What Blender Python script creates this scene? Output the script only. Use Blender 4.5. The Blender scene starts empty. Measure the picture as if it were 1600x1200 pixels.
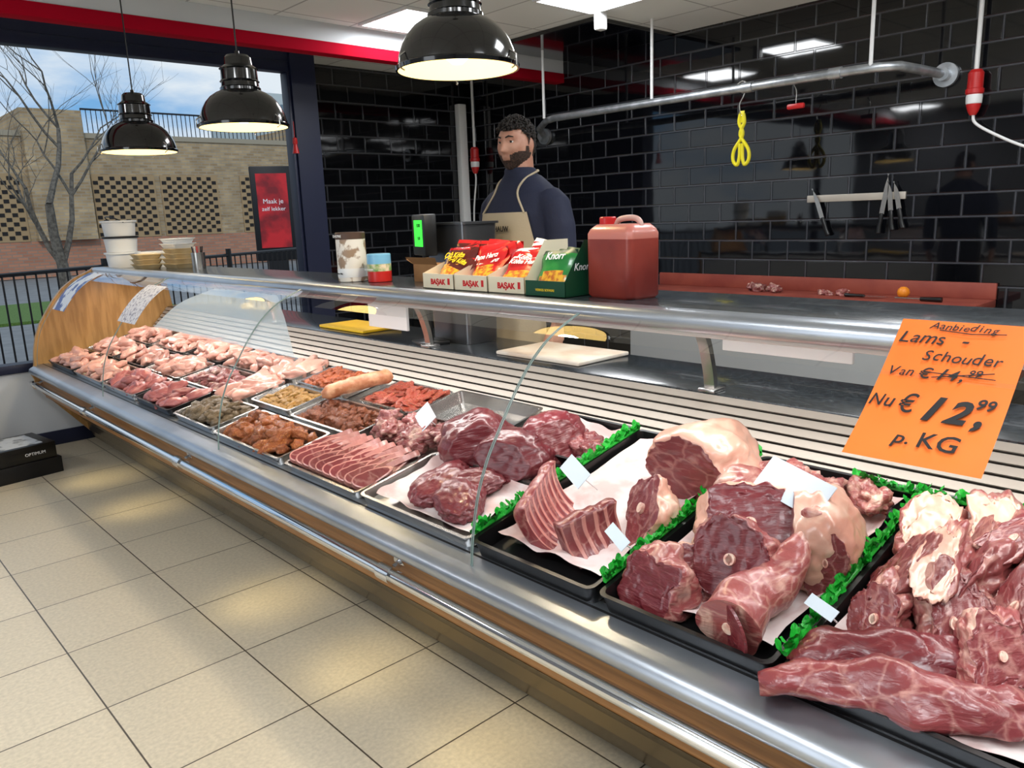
import bpy,bmesh,math,random
from mathutils import Vector as V, Matrix, noise
R=random.Random(7)
S=bpy.context.scene; C=S.collection
pi=math.pi
# ------------------------------------------------------------ materials
def nm(name):
    m=bpy.data.materials.new(name); m.use_nodes=True
    return m,m.node_tree.nodes,m.node_tree.links,m.node_tree.nodes['Principled BSDF']
def c4(c): return (c[0],c[1],c[2],1)
def lin(r,g,b):
    f=lambda v:(v/255/12.92) if v/255<.04045 else ((v/255+.055)/1.055)**2.4
    return (f(r),f(g),f(b))
def mat(name,col,rough=.5,metal=0,col2=None,ns=8,bump=0,bs=40,coat=0,emit=0,ecol=None,trans=0,sss=0,lo=.4,hi=.6,spec=None,stretch=None,alpha=None):
    m,N,L,P=nm(name)
    P.inputs['Base Color'].default_value=c4(col); P.inputs['Roughness'].default_value=rough
    P.inputs['Metallic'].default_value=metal; P.inputs['Coat Weight'].default_value=coat
    if alpha is not None: P.inputs['Alpha'].default_value=alpha
    if spec is not None: P.inputs['Specular IOR Level'].default_value=spec
    if trans: P.inputs['Transmission Weight'].default_value=trans
    if sss: P.inputs['Subsurface Weight'].default_value=sss; P.inputs['Subsurface Radius'].default_value=(.02,.006,.004)
    if emit:
        P.inputs['Emission Color'].default_value=c4(ecol or col); P.inputs['Emission Strength'].default_value=emit
    tc=N.new('ShaderNodeTexCoord'); mp=N.new('ShaderNodeMapping'); L.new(tc.outputs['Object'],mp.inputs[0])
    if stretch: mp.inputs['Scale'].default_value=stretch
    if col2 is not None:
        n=N.new('ShaderNodeTexNoise'); n.inputs['Scale'].default_value=ns; n.inputs['Detail'].default_value=5
        L.new(mp.outputs[0],n.inputs['Vector'])
        r=N.new('ShaderNodeValToRGB'); r.color_ramp.elements[0].position=lo; r.color_ramp.elements[1].position=hi
        r.color_ramp.elements[0].color=c4(col); r.color_ramp.elements[1].color=c4(col2)
        L.new(n.outputs[0],r.inputs[0]); L.new(r.outputs[0],P.inputs['Base Color'])
    if bump:
        n=N.new('ShaderNodeTexNoise'); n.inputs['Scale'].default_value=bs; n.inputs['Detail'].default_value=4
        L.new(mp.outputs[0],n.inputs['Vector'])
        b=N.new('ShaderNodeBump'); b.inputs['Strength'].default_value=bump; b.inputs['Distance'].default_value=.004
        L.new(n.outputs[0],b.inputs['Height']); L.new(b.outputs[0],P.inputs['Normal'])
    return m
def meat(name,c1,c2,fat,amt=.5,ns=14,streak=30,st=(1,1,4),rough=.3,bump=.6,seam=0,seams=22,stk=.5):
    m,N,L,P=nm(name)
    tc=N.new('ShaderNodeTexCoord'); oi=N.new('ShaderNodeObjectInfo')
    mul=N.new('ShaderNodeMath'); mul.operation='MULTIPLY'; mul.inputs[1].default_value=37.
    L.new(oi.outputs['Random'],mul.inputs[0])
    add=N.new('ShaderNodeVectorMath'); add.operation='ADD'; L.new(tc.outputs['Object'],add.inputs[0]); L.new(mul.outputs[0],add.inputs[1])
    n1=N.new('ShaderNodeTexNoise'); n1.inputs['Scale'].default_value=ns; n1.inputs['Detail'].default_value=4; L.new(add.outputs[0],n1.inputs['Vector'])
    mx=N.new('ShaderNodeMix'); mx.data_type='RGBA'; L.new(n1.outputs[0],mx.inputs[0]); mx.inputs[6].default_value=c4(c1); mx.inputs[7].default_value=c4(c2)
    n2=N.new('ShaderNodeTexNoise'); n2.inputs['Scale'].default_value=ns*1.3; n2.inputs['Detail'].default_value=6; n2.inputs['Distortion'].default_value=.8
    L.new(add.outputs[0],n2.inputs['Vector'])
    r2=N.new('ShaderNodeValToRGB'); p=.78-.5*amt
    r2.color_ramp.elements[0].position=p; r2.color_ramp.elements[1].position=p+.17
    L.new(n2.outputs[0],r2.inputs[0])
    mp=N.new('ShaderNodeMapping'); mp.inputs['Scale'].default_value=st; L.new(add.outputs[0],mp.inputs[0])
    n3=N.new('ShaderNodeTexNoise'); n3.inputs['Scale'].default_value=streak; n3.inputs['Detail'].default_value=3; n3.inputs['Distortion'].default_value=.5
    L.new(mp.outputs[0],n3.inputs['Vector'])
    r3=N.new('ShaderNodeValToRGB'); r3.color_ramp.elements[0].position=.58; r3.color_ramp.elements[1].position=.74
    r3.color_ramp.elements[1].color=(stk,stk,stk,1)
    L.new(n3.outputs[0],r3.inputs[0])
    mxx=N.new('ShaderNodeMath'); mxx.operation='MAXIMUM'; L.new(r2.outputs[0],mxx.inputs[0]); L.new(r3.outputs[0],mxx.inputs[1])
    last=mxx.outputs[0]
    if seam:
        sc=N.new('ShaderNodeVectorMath'); sc.operation='MULTIPLY_ADD'; L.new(n1.outputs['Color'],sc.inputs[0]); sc.inputs[1].default_value=(.07,.07,.07); L.new(add.outputs[0],sc.inputs[2])
        vo=N.new('ShaderNodeTexVoronoi'); vo.feature='DISTANCE_TO_EDGE'; vo.inputs['Scale'].default_value=seams; L.new(sc.outputs[0],vo.inputs['Vector'])
        rv=N.new('ShaderNodeValToRGB'); rv.color_ramp.elements[0].position=0; rv.color_ramp.elements[1].position=.06
        rv.color_ramp.elements[0].color=(seam,seam,seam,1); rv.color_ramp.elements[1].color=(0,0,0,1); L.new(vo.outputs['Distance'],rv.inputs[0])
        m4=N.new('ShaderNodeMath'); m4.operation='MAXIMUM'; L.new(last,m4.inputs[0]); L.new(rv.outputs[0],m4.inputs[1]); last=m4.outputs[0]
    m2=N.new('ShaderNodeMix'); m2.data_type='RGBA'; L.new(last,m2.inputs[0]); L.new(mx.outputs[2],m2.inputs[6]); m2.inputs[7].default_value=c4(fat)
    # slight brightness change from piece to piece
    hs=N.new('ShaderNodeHueSaturation'); mr=N.new('ShaderNodeMapRange'); mr.inputs[3].default_value=.78; mr.inputs[4].default_value=1.16; L.new(oi.outputs['Random'],mr.inputs[0]); L.new(mr.outputs[0],hs.inputs['Value']); hs.inputs['Saturation'].default_value=.95
    L.new(m2.outputs[2],hs.inputs['Color']); L.new(hs.outputs[0],P.inputs['Base Color'])
    P.inputs['Roughness'].default_value=rough; P.inputs['Coat Weight'].default_value=.25; P.inputs['Coat Roughness'].default_value=.15
    P.inputs['Subsurface Weight'].default_value=.06; P.inputs['Subsurface Radius'].default_value=(.006,.003,.002)
    b=N.new('ShaderNodeBump'); b.inputs['Strength'].default_value=bump; b.inputs['Distance'].default_value=.004
    ad=N.new('ShaderNodeMath'); ad.operation='ADD'; L.new(n3.outputs[0],ad.inputs[0]); L.new(n2.outputs[0],ad.inputs[1])
    L.new(ad.outputs[0],b.inputs['Height']); L.new(b.outputs[0],P.inputs['Normal'])
    return m
def brick(name,ax,c1,c2,mort,w,h,ms,off=.5,rough=.5,bump=.5,shift=(0,0),smooth=.1,noise_amt=0,wav=0,coat=0,vary=None):
    m,N,L,P=nm(name)
    tc=N.new('ShaderNodeTexCoord'); sp=N.new('ShaderNodeSeparateXYZ'); cb=N.new('ShaderNodeCombineXYZ')
    L.new(tc.outputs['Object'],sp.inputs[0])
    for i,a in enumerate(ax):
        s=N.new('ShaderNodeMath'); s.operation='ADD'; s.inputs[1].default_value=shift[i]
        L.new(sp.outputs['XYZ'.index(a)],s.inputs[0]); L.new(s.outputs[0],cb.inputs[i])
    b=N.new('ShaderNodeTexBrick'); b.offset=off; b.squash=1; b.inputs['Scale'].default_value=1
    b.inputs['Color1'].default_value=c4(c1); b.inputs['Color2'].default_value=c4(c2); b.inputs['Mortar'].default_value=c4(mort)
    b.inputs['Brick Width'].default_value=w; b.inputs['Row Height'].default_value=h; b.inputs['Mortar Size'].default_value=ms
    b.inputs['Mortar Smooth'].default_value=smooth
    L.new(cb.outputs[0],b.inputs['Vector'])
    colout=b.outputs['Color']
    if noise_amt:
        n=N.new('ShaderNodeTexNoise'); n.inputs['Scale'].default_value=vary or 30; n.inputs['Detail'].default_value=6
        L.new(tc.outputs['Object'],n.inputs['Vector'])
        mr=N.new('ShaderNodeMapRange'); mr.inputs[1].default_value=.3; mr.inputs[2].default_value=.7; mr.inputs[3].default_value=1-noise_amt; mr.inputs[4].default_value=1.0
        L.new(n.outputs[0],mr.inputs[0])
        mx=N.new('ShaderNodeMix'); mx.data_type='RGBA'; mx.blend_type='MULTIPLY'; mx.inputs[0].default_value=1
        L.new(colout,mx.inputs[6]); L.new(mr.outputs[0],mx.inputs[7]); colout=mx.outputs[2]
    L.new(colout,P.inputs['Base Color']); P.inputs['Roughness'].default_value=rough; P.inputs['Coat Weight'].default_value=coat
    inv=N.new('ShaderNodeMath'); inv.operation='SUBTRACT'; inv.inputs[0].default_value=1; L.new(b.outputs['Fac'],inv.inputs[1])
    src=inv.outputs[0]
    if wav:
        n=N.new('ShaderNodeTexNoise'); n.inputs['Scale'].default_value=4; n.inputs['Detail'].default_value=1
        L.new(tc.outputs['Object'],n.inputs['Vector'])
        mm=N.new('ShaderNodeMath'); mm.operation='MULTIPLY_ADD'; L.new(n.outputs[0],mm.inputs[0]); mm.inputs[1].default_value=wav; L.new(inv.outputs[0],mm.inputs[2]); src=mm.outputs[0]
    bp=N.new('ShaderNodeBump'); bp.inputs['Strength'].default_value=bump; bp.inputs['Distance'].default_value=.01
    L.new(src,bp.inputs['Height']); L.new(bp.outputs[0],P.inputs['Normal'])
    return m
def glassmat(name,base=.05,amt=.9,pw=4.5):
    m,N,L,P=nm(name)
    P.inputs['Base Color'].default_value=(1,1,1,1); P.inputs['Metallic'].default_value=1; P.inputs['Roughness'].default_value=0
    lw=N.new('ShaderNodeLayerWeight'); lw.inputs[0].default_value=.5
    p=N.new('ShaderNodeMath'); p.operation='POWER'; p.inputs[1].default_value=pw; L.new(lw.outputs['Facing'],p.inputs[0])
    q=N.new('ShaderNodeMath'); q.operation='MULTIPLY_ADD'; q.inputs[1].default_value=amt; q.inputs[2].default_value=base; L.new(p.outputs[0],q.inputs[0])
    q.use_clamp=True
    P.inputs['Alpha'].default_value=base; L.new(q.outputs[0],P.inputs['Alpha'])
    return m
GLASS=glassmat('display_glass',.05,1.0,3.6)
ALU=mat('brushed_aluminium',lin(178,184,192),.30,.85,col2=lin(160,166,175),ns=3)
SLAT=mat('grille_aluminium',lin(184,177,166),.42,.3)
ALU2=mat('lower_metal',lin(126,112,88),.22,.8)
CHROME=mat('chrome',lin(225,228,232),.08,1)
STEEL=mat('stainless',lin(190,188,184),.25,.95,bump=.05,bs=6)
GALV=mat('galvanised_pipe',lin(160,165,170),.4,.8,col2=lin(190,195,200),ns=14)
DKMETAL=mat('dark_metal',lin(30,30,32),.45,.4)
WOOD=mat('wood_laminate',lin(142,96,52),.4,col2=lin(168,118,68),ns=6,stretch=(1,.6,12))
WOODL=mat('wood_end_panel',lin(168,124,70),.35,col2=lin(190,144,86),ns=5,stretch=(8,1,1))
GRAN=mat('dark_granite',lin(26,30,34),.22,col2=lin(52,58,62),ns=60,coat=.2)
BLKP=mat('black_plastic',lin(14,14,15),.35)
BLKG=mat('black_enamel',lin(8,9,11),.14,coat=.6)
WHT=mat('white_plastic',lin(225,226,226),.4)
LINER=mat('paper_liner',lin(222,212,210),.6,col2=lin(206,176,172),ns=11,bump=.7,bs=22)
BLUE=mat('navy_paint',lin(20,28,56),.45)
RED=mat('red_band',lin(168,8,36),.9,spec=.1)
REDD=mat('red_plastic',lin(185,30,30),.35)
CAVITY=mat('cavity_dark',lin(72,67,60),.6)
INK=mat('black_ink',lin(15,15,18),.6)
WINK=mat('white_ink',lin(245,245,245),.6)
RINK=mat('red_ink',lin(200,25,30),.6)
YINK=mat('yellow_ink',lin(250,215,40),.6)
ORANGE=mat('orange_card',lin(248,118,32),.6,col2=lin(240,108,24),ns=3)
GREENL=mat('plastic_parsley',lin(36,182,56),.4,col2=lin(18,146,40),ns=30)
CEILM=brick('ceiling_tiles','XY',lin(232,235,234),lin(226,230,230),lin(175,178,180),.6,.6,.008,0,.8,.2,shift=(.2,.2))
EMIT=mat('light_panel',(1,1,1),.5,emit=5,ecol=(.93,.97,1))
WARM=mat('warm_diffuser',lin(255,236,180),.5,emit=1.6,ecol=lin(255,225,150))
BULB=mat('bulb_glow',(1,1,1),.5,emit=6,ecol=lin(255,232,175))
WALLW=mat('painted_wall',lin(206,210,214),.8)
WALLD=mat('rear_painted_wall',lin(128,130,134),.8)
TILE_E=brick('black_metro_tile_east','YZ',lin(8,9,12),lin(12,13,17),lin(66,68,74),.30,.15,.011,.5,.045,1.0,smooth=.8,wav=.12,coat=.3)
TILE_N=brick('black_metro_tile_north','XZ',lin(8,9,12),lin(12,13,17),lin(66,68,74),.30,.15,.011,.5,.045,1.0,smooth=.8,wav=.12,coat=.3)
FLOORM=brick('beige_floor_tile','XY',lin(216,204,180),lin(209,197,173),lin(84,75,64),.452,.452,.0027,0,.32,.25,shift=(-.072,-.232),noise_amt=.2,vary=75)
# ------------------------------------------------------------ geometry helpers
def bm_geo(bm):
    bm.verts.index_update(); g=([tuple(v.co) for v in bm.verts],[tuple(v.index for v in f.verts) for f in bm.faces]); bm.free(); return g
def gbox(x0,x1,y0,y1,z0,z1,b=0,seg=2):
    bm=bmesh.new(); bmesh.ops.create_cube(bm,size=1)
    for v in bm.verts: v.co=V(((x0+x1)/2+v.co.x*(x1-x0),(y0+y1)/2+v.co.y*(y1-y0),(z0+z1)/2+v.co.z*(z1-z0)))
    if b: bmesh.ops.bevel(bm,geom=bm.edges[:],offset=b,segments=seg,profile=.5,affect='EDGES')
    return bm_geo(bm)
def loft(rings,cap0=True,cap1=True):
    n=len(rings[0]); v=[tuple(p) for r in rings for p in r]; f=[]
    for i in range(len(rings)-1):
        for j in range(n):
            a=i*n+j; b=i*n+(j+1)%n; f.append((a,b,b+n,a+n))
    if cap0: f.append(tuple(range(n-1,-1,-1)))
    if cap1: f.append(tuple((len(rings)-1)*n+j for j in range(n)))
    return v,f
def lathe(prof,n=40,c=(0,0,0),cap0=False,cap1=False):
    return loft([[(c[0]+r*math.cos(2*pi*j/n),c[1]+r*math.sin(2*pi*j/n),c[2]+z) for j in range(n)] for r,z in prof],cap0,cap1)
def tube(pts,r,n=12,cap=True):
    pts=[V(p) for p in pts]; rs=r if isinstance(r,(list,tuple)) else [r]*len(pts)
    rs=list(rs)+[rs[-1]]*(len(pts)-len(rs))
    rings=[]; up=None
    for i,p in enumerate(pts):
        t=(pts[min(i+1,len(pts)-1)]-pts[max(i-1,0)]).normalized()
        if up is None:
            up=V((0,0,1)) if abs(t.z)<.9 else V((1,0,0))
        a=(up-t*up.dot(t)).normalized(); b=t.cross(a); up=a
        rings.append([p+(a*math.cos(2*pi*j/n)+b*math.sin(2*pi*j/n))*rs[i] for j in range(n)])
    return loft(rings,cap,cap)
def spline(pts,k=6):
    pts=[V(p) for p in pts]; out=[]
    P=[pts[0]*2-pts[1]]+pts+[pts[-1]*2-pts[-2]]
    for i in range(1,len(P)-2):
        for s in range(k):
            t=s/k; a,b,c,d=P[i-1],P[i],P[i+1],P[i+2]
            out.append(.5*((2*b)+(c-a)*t+(2*a-5*b+4*c-d)*t*t+(3*b-a-3*c+d)*t**3))
    out.append(pts[-1]); return out
def prism(prof,y0,y1):
    n=len(prof); v=[(x,y0,z) for x,z in prof]+[(x,y1,z) for x,z in prof]
    f=[(i,(i+1)%n,(i+1)%n+n,i+n) for i in range(n)]+[tuple(range(n-1,-1,-1)),tuple(range(n,2*n))]
    return v,f
def sheet(prof,y0,y1,ny=1):
    v=[];f=[];n=len(prof)
    for j in range(ny+1):
        y=y0+(y1-y0)*j/ny
        v+=[(x,y,z) for x,z in prof]
    for j in range(ny):
        for i in range(n-1):
            a=j*n+i; f.append((a,a+1,a+1+n,a+n))
    return v,f
def quad(*p): return list(p),[tuple(range(len(p)))]
def rrect(x0,x1,y0,y1,z,r,k=4):
    o=[]
    for cx,cy,a0 in ((x1-r,y1-r,0),(x0+r,y1-r,pi/2),(x0+r,y0+r,pi),(x1-r,y0+r,3*pi/2)):
        for i in range(k+1):
            a=a0+pi/2*i/k; o.append((cx+r*math.cos(a),cy+r*math.sin(a),z))
    return o
def xf(g,M): return [tuple(M@V(v)) for v in g[0]],g[1]
def mk(name,parts,parent=None,smooth=True,ang=35,recalc=True,M=None):
    vs=[];fs=[];mi=[];mats=[]
    for g,m in parts:
        if m not in mats: mats.append(m)
        o=len(vs); vs+=list(g[0]); fs+=[tuple(i+o for i in f) for f in g[1]]; mi+=[mats.index(m)]*len(g[1])
    me=bpy.data.meshes.new(name); me.from_pydata(vs,[],fs)
    for m in mats: me.materials.append(m)
    me.polygons.foreach_set('material_index',mi)
    if recalc:
        bm=bmesh.new(); bm.from_mesh(me); bmesh.ops.recalc_face_normals(bm,faces=bm.faces[:]); bm.to_mesh(me); bm.free()
    if smooth:
        me.polygons.foreach_set('use_smooth',[True]*len(me.polygons)); me.set_sharp_from_angle(angle=math.radians(ang))
    me.update()
    o=bpy.data.objects.new(name,me); C.objects.link(o)
    if parent: o.parent=parent
    if M is not None: o.matrix_basis=M
    return o
def tag(o,label,cat,group=None,kind=None):
    if label: o['label']=label
    if cat: o['category']=cat
    if group: o['group']=group
    if kind: o['kind']=kind
    return o
def root(name,label,cat,loc=(0,0,0),M=None,group=None):
    e=bpy.data.objects.new(name,None); e.empty_display_size=.05; C.objects.link(e)
    e.matrix_basis=M if M is not None else Matrix.Translation(loc)
    return tag(e,label,cat,group)
def struct(o): o['kind']='structure'; return o
def frame(o,right,up):
    r=V(right).normalized(); u=V(up); u=(u-r*u.dot(r)).normalized(); z=r.cross(u)
    M=Matrix((r,u,z)).transposed().to_4x4(); M.translation=V(o); return M
def tmesh(s,size,m,shear=0,ext=.0004,align='CENTER',sx=1,bold=0):
    cu=bpy.data.curves.new('t','FONT'); cu.body=s; cu.size=size; cu.extrude=ext; cu.align_x=align; cu.shear=shear; cu.offset=bold; cu.resolution_u=3
    o=bpy.data.objects.new('t',cu); me=bpy.data.meshes.new_from_object(o); bpy.data.objects.remove(o)
    me.materials.clear(); me.materials.append(m)
    if sx!=1: me.transform(Matrix.Scale(sx,4,V((1,0,0))))
    return me
def txt(s,size,M,m,parent=None,name='lettering',**k):
    ob=bpy.data.objects.new(name,tmesh(s,size,m,**k)); C.objects.link(ob)
    if parent: ob.parent=parent
    ob.matrix_basis=M; return ob
T=Matrix.Translation
def RZ(a): return Matrix.Rotation(a,4,'Z')
def RY(a): return Matrix.Rotation(a,4,'Y')
def RX(a): return Matrix.Rotation(a,4,'X')
def SC(x,y,z): return Matrix.Diagonal((x,y,z,1))
# ------------------------------------------------------------ camera
cam=bpy.data.cameras.new('camera'); cam.sensor_width=36; cam.lens=27.45; cam.clip_start=.02; cam.clip_end=400
co=bpy.data.objects.new('camera',cam); C.objects.link(co); S.camera=co
q=Matrix(((.7292,.1699,-.6629),(-.6832,.1296,-.7186),(-.0362,.9769,.2106))).to_quaternion()
co.rotation_mode='QUATERNION'; co.rotation_quaternion=q; co.location=(0,0,1.46)
S.view_settings.view_transform='Standard'; S.view_settings.look='None'; S.view_settings.exposure=.08
# ------------------------------------------------------------ room shell
CE=2.87; XE=5.7
struct(mk('floor',[(gbox(-2.6,XE+.1,-2.6,6.8,-.1,0),FLOORM)],smooth=False))
struct(mk('ceiling',[(gbox(-2.6,XE+.1,-2.6,6.8,CE,CE+.1),CEILM)],smooth=False))
struct(mk('wall_east',[(gbox(XE,XE+.12,-2.6,6.8,0,CE),TILE_E)],smooth=False))
struct(mk('wall_northeast',[(gbox(3.72,XE,6.68,6.8,0,CE),TILE_N)],smooth=False))
struct(mk('wall_south',[(gbox(-2.6,XE,-2.7,-2.6,0,CE),WALLD)],smooth=False))
struct(mk('wall_west',[(gbox(-2.7,-2.6,-2.6,6.2,0,CE),WALLD)],smooth=False))
struct(mk('wall_north',[(gbox(-2.6,3.3,6.1,6.22,0,.54),WALLW),(gbox(-2.6,3.3,6.1,6.22,2.74,CE),BLUE)],smooth=False))
pr=[(3.3,6.07),(3.52,6.07),(3.52,6.2),(3.74,6.68),(3.74,6.8),(3.70,6.8),(3.44,6.2),(3.3,6.2)]
struct(mk('trim_1',[(loft([[(x,y,0) for x,y in pr],[(x,y,CE) for x,y in pr]]),BLUE)],smooth=False))
struct(mk('trim_2',[(gbox(-2.6,XE,5.3,5.42,2.66,2.742,.004),RED),(gbox(-2.6,XE,5.31,5.42,2.742,CE-.001),WALLW)]))
struct(mk('trim_3',[(gbox(4.7,XE-.01,4.05,5.25,CE-.03,CE-.002),BLKG)]))
struct(mk('baseboard_north',[(gbox(-2.6,3.3,6.08,6.098,0,.1,.004),BLUE)]))
w=mk('window_1',[(gbox(-2.6,3.3,6.07,6.2,.54,.60,.006),BLUE),(gbox(-2.6,3.3,6.09,6.2,2.66,2.74,.006),BLUE),
  (gbox(3.27,3.3,6.09,6.2,.6,2.66,.006),BLUE),(gbox(-1.2,-1.12,6.09,6.2,.6,2.66,.006),BLUE)],recalc=False); struct(w)
for i,(x,y) in enumerate([(3.4,4.6),(4.0,3.4),(-.8,1.6),(-.8,.4),(.4,-.8),(1.6,-.2),(2.8,1.0),(2.8,-.8),(4.0,1.0),(4.0,-.8),(-2.0,4.6),(-.8,-.8)]):
    r=root('ceiling_light','square white ceiling light panel set in the tile grid','ceiling light',(x+.3,y+.3,CE-.012),group='ceiling light panels')
    mk('light_diffuser',[(gbox(-.28,.28,-.28,.28,-.004,.004),EMIT)],r,smooth=False)
    fr=[gbox(-.3,.3,-.3,-.28,-.006,.01),gbox(-.3,.3,.28,.3,-.006,.01),gbox(-.3,-.28,-.28,.28,-.006,.01),gbox(.28,.3,-.28,.28,-.006,.01)]
    mk('light_frame',[(g,WHT) for g in fr],r,smooth=False)
    li=bpy.data.lights.new('panel_light','AREA'); li.shape='SQUARE'; li.size=.55; li.energy=16; li.color=(.95,.97,1)
    lo=bpy.data.objects.new('panel_light',li); C.objects.link(lo); lo.location=(x+.3,y+.3,CE-.03)
# ------------------------------------------------------------ display counter
Y0,Y1=-.6,5.95
cnt=root('display_counter','long curved-glass refrigerated butcher display counter with wood front panel','display counter')
bump_prof=[(1.165,.592),(1.14,.59),(1.118,.578),(1.112,.56),(1.118,.545),(1.14,.535),(1.19,.53),(1.24,.53),(1.24,.60),(1.18,.60)]
mk('bumper_rail',[(prism(bump_prof,Y0,Y1),ALU)],cnt,ang=60)
mk('front_panel',[(prism([(1.165,.53),(1.24,.53),(1.27,.375),(1.19,.375)],Y0,Y1),WOOD)],cnt,smooth=False)
mk('lower_panel',[(prism([(1.188,.375),(1.30,.375),(1.52,.03),(1.455,.03),(1.42,.10),(1.415,.15),(1.35,.23),(1.345,.25),(1.26,.33),(1.25,.345)],Y0,Y1),ALU2)],cnt,ang=20)
mk('kick_plate',[(gbox(1.49,2.35,Y0,Y1,.0,.03),DKMETAL)],cnt,smooth=False)
th=.206; DM=T((1.22,0,.60))@RY(-th)
mk('display_deck',[(xf(gbox(-.02,.71,Y0,Y1,-.02,-.003),DM),STEEL)],cnt,smooth=False)
mk('front_gutter',[(prism([(1.168,.59),(1.205,.602),(1.205,.58),(1.168,.575)],Y0,Y1),DKMETAL)],cnt,smooth=False)
mk('body',[(gbox(1.5,2.40,Y0+.02,Y1-.001,.06,.55),WHT)],cnt,smooth=False)
sl=[]
a=V((1.915,0,.735)); b=V((2.06,0,.895)); 
for i in range(7):
    p=a.lerp(b,i/7+.008); q2=a.lerp(b,(i+.80)/7)
    nrm=V((-(b-a).z,0,(b-a).x)).normalized()*.007
    sl.append((prism([(p.x,p.z),(q2.x,q2.z),(q2.x+nrm.x,q2.z+nrm.z),(p.x+nrm.x,p.z+nrm.z)],Y0,Y1-.01),SLAT))
sl.append((prism([(1.925,.735),(2.07,.895),(2.11,.885),(1.955,.715)],Y0,Y1-.01),CAVITY))
mk('air_grille',sl,cnt,smooth=False)
mk('service_shelf',[(gbox(2.055,2.44,Y0,Y1-.01,.87,.90,.004),GRAN)],cnt)
mk('rear_panel',[(gbox(2.40,2.43,Y0,Y1-.01,.0,.87),WHT)],cnt,smooth=False)
mk('countertop',[(gbox(1.655,2.06,Y0,Y1,1.172,1.21,.005),GRAN)],cnt)
mk('top_rail',[(prism([(1.585,1.19),(1.59,1.207),(1.605,1.216),(1.66,1.216),(1.66,1.165),(1.60,1.165),(1.588,1.175)],Y0,Y1),ALU)],cnt,ang=60)
mk('display_light',[(gbox(1.68,1.72,Y0+.1,Y1-.1,1.14,1.165,.008),WHT)],cnt)
GP=[(1.165,.59),(1.170,.64),(1.180,.70),(1.20,.78),(1.235,.86),(1.28,.93),(1.335,1.01),(1.40,1.085),(1.48,1.145),(1.595,1.195)]
GPs=[(p.x,p.z) for p in spline([(x,0,z) for x,z in GP],4)]
EDGE=mat('glass_edge',lin(120,140,136),.2)
for y0,y1 in ((Y0,1.44),(1.44,3.0),(3.0,4.5),(4.5,5.93)):
    top=[p for p in GPs if p[0]>=1.475]
    ed=tube([(x,y0+.003,z) for x,z in GPs],.0018,6); ed2=tube([(x,y1-.003,z) for x,z in GPs],.0018,6)
    mk('glass_pane',[(sheet(top,y0+.002,y1-.002),GLASS),(ed,EDGE),(ed2,EDGE)],cnt,recalc=False,ang=80)
ep=[(1.15,.59)]+[(x-.012,z+.006) for x,z in GP]+[(1.60,1.215),(2.06,1.215),(2.10,.9),(2.44,.9),(2.44,.06),(1.45,.06),(1.18,.40),(1.13,.53)]
mk('end_panel',[(prism(ep,5.95,5.985),WOODL)],cnt,smooth=False)
rl=tube([(1.13,Y0,.474),(1.13,5.99,.474)],.019,16)
hr=mk('handrail',[(rl,CHROME)],cnt)
for y in (.2,1.78,3.35,4.75,5.9):
    mk('rail_bracket',[(tube([(1.13,y-.03,.474),(1.13,y+.03,.474)],.0255,16),CHROME),(tube([(1.13,y,.474),(1.18,y,.49)],.012,12),CHROME),(tube([(1.172,y,.487),(1.186,y,.491)],.025,16),CHROME)],hr)
for y in (-.1,1.33,2.78,4.25):
    pts=spline([(1.80,y,1.165),(1.93,y,1.15),(2.01,y,1.08),(2.05,y,.98),(2.065,y,.905)],6)
    rings=[[ (p.x,p.y-.018,p.z),(p.x,p.y+.018,p.z),(p.x+.018,p.y+.018,p.z+.012),(p.x+.018,p.y-.018,p.z+.012)] for p in pts]
    mk('support_bracket',[(loft(rings),STEEL),(gbox(2.045,2.11,y-.03,y+.03,.90,.912,.003),STEEL)],cnt)
for y0,y1,z0,z1 in ((.87,1.26,1.045,1.165),(2.87,3.18,.97,1.165)):  # white boards imitating ceiling panel reflections in the upper glass
    mk('panel_reflection',[(gbox(2.02,2.035,y0,y1,z0,z1,.003),WHT)],cnt)
li=bpy.data.lights.new('display_strip','AREA'); li.shape='RECTANGLE'; li.size=.04; li.size_y=6.2; li.energy=24; li.color=(1,.94,.90)
lo=bpy.data.objects.new('display_strip',li); C.objects.link(lo); lo.location=(1.70,2.7,1.135)
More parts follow.
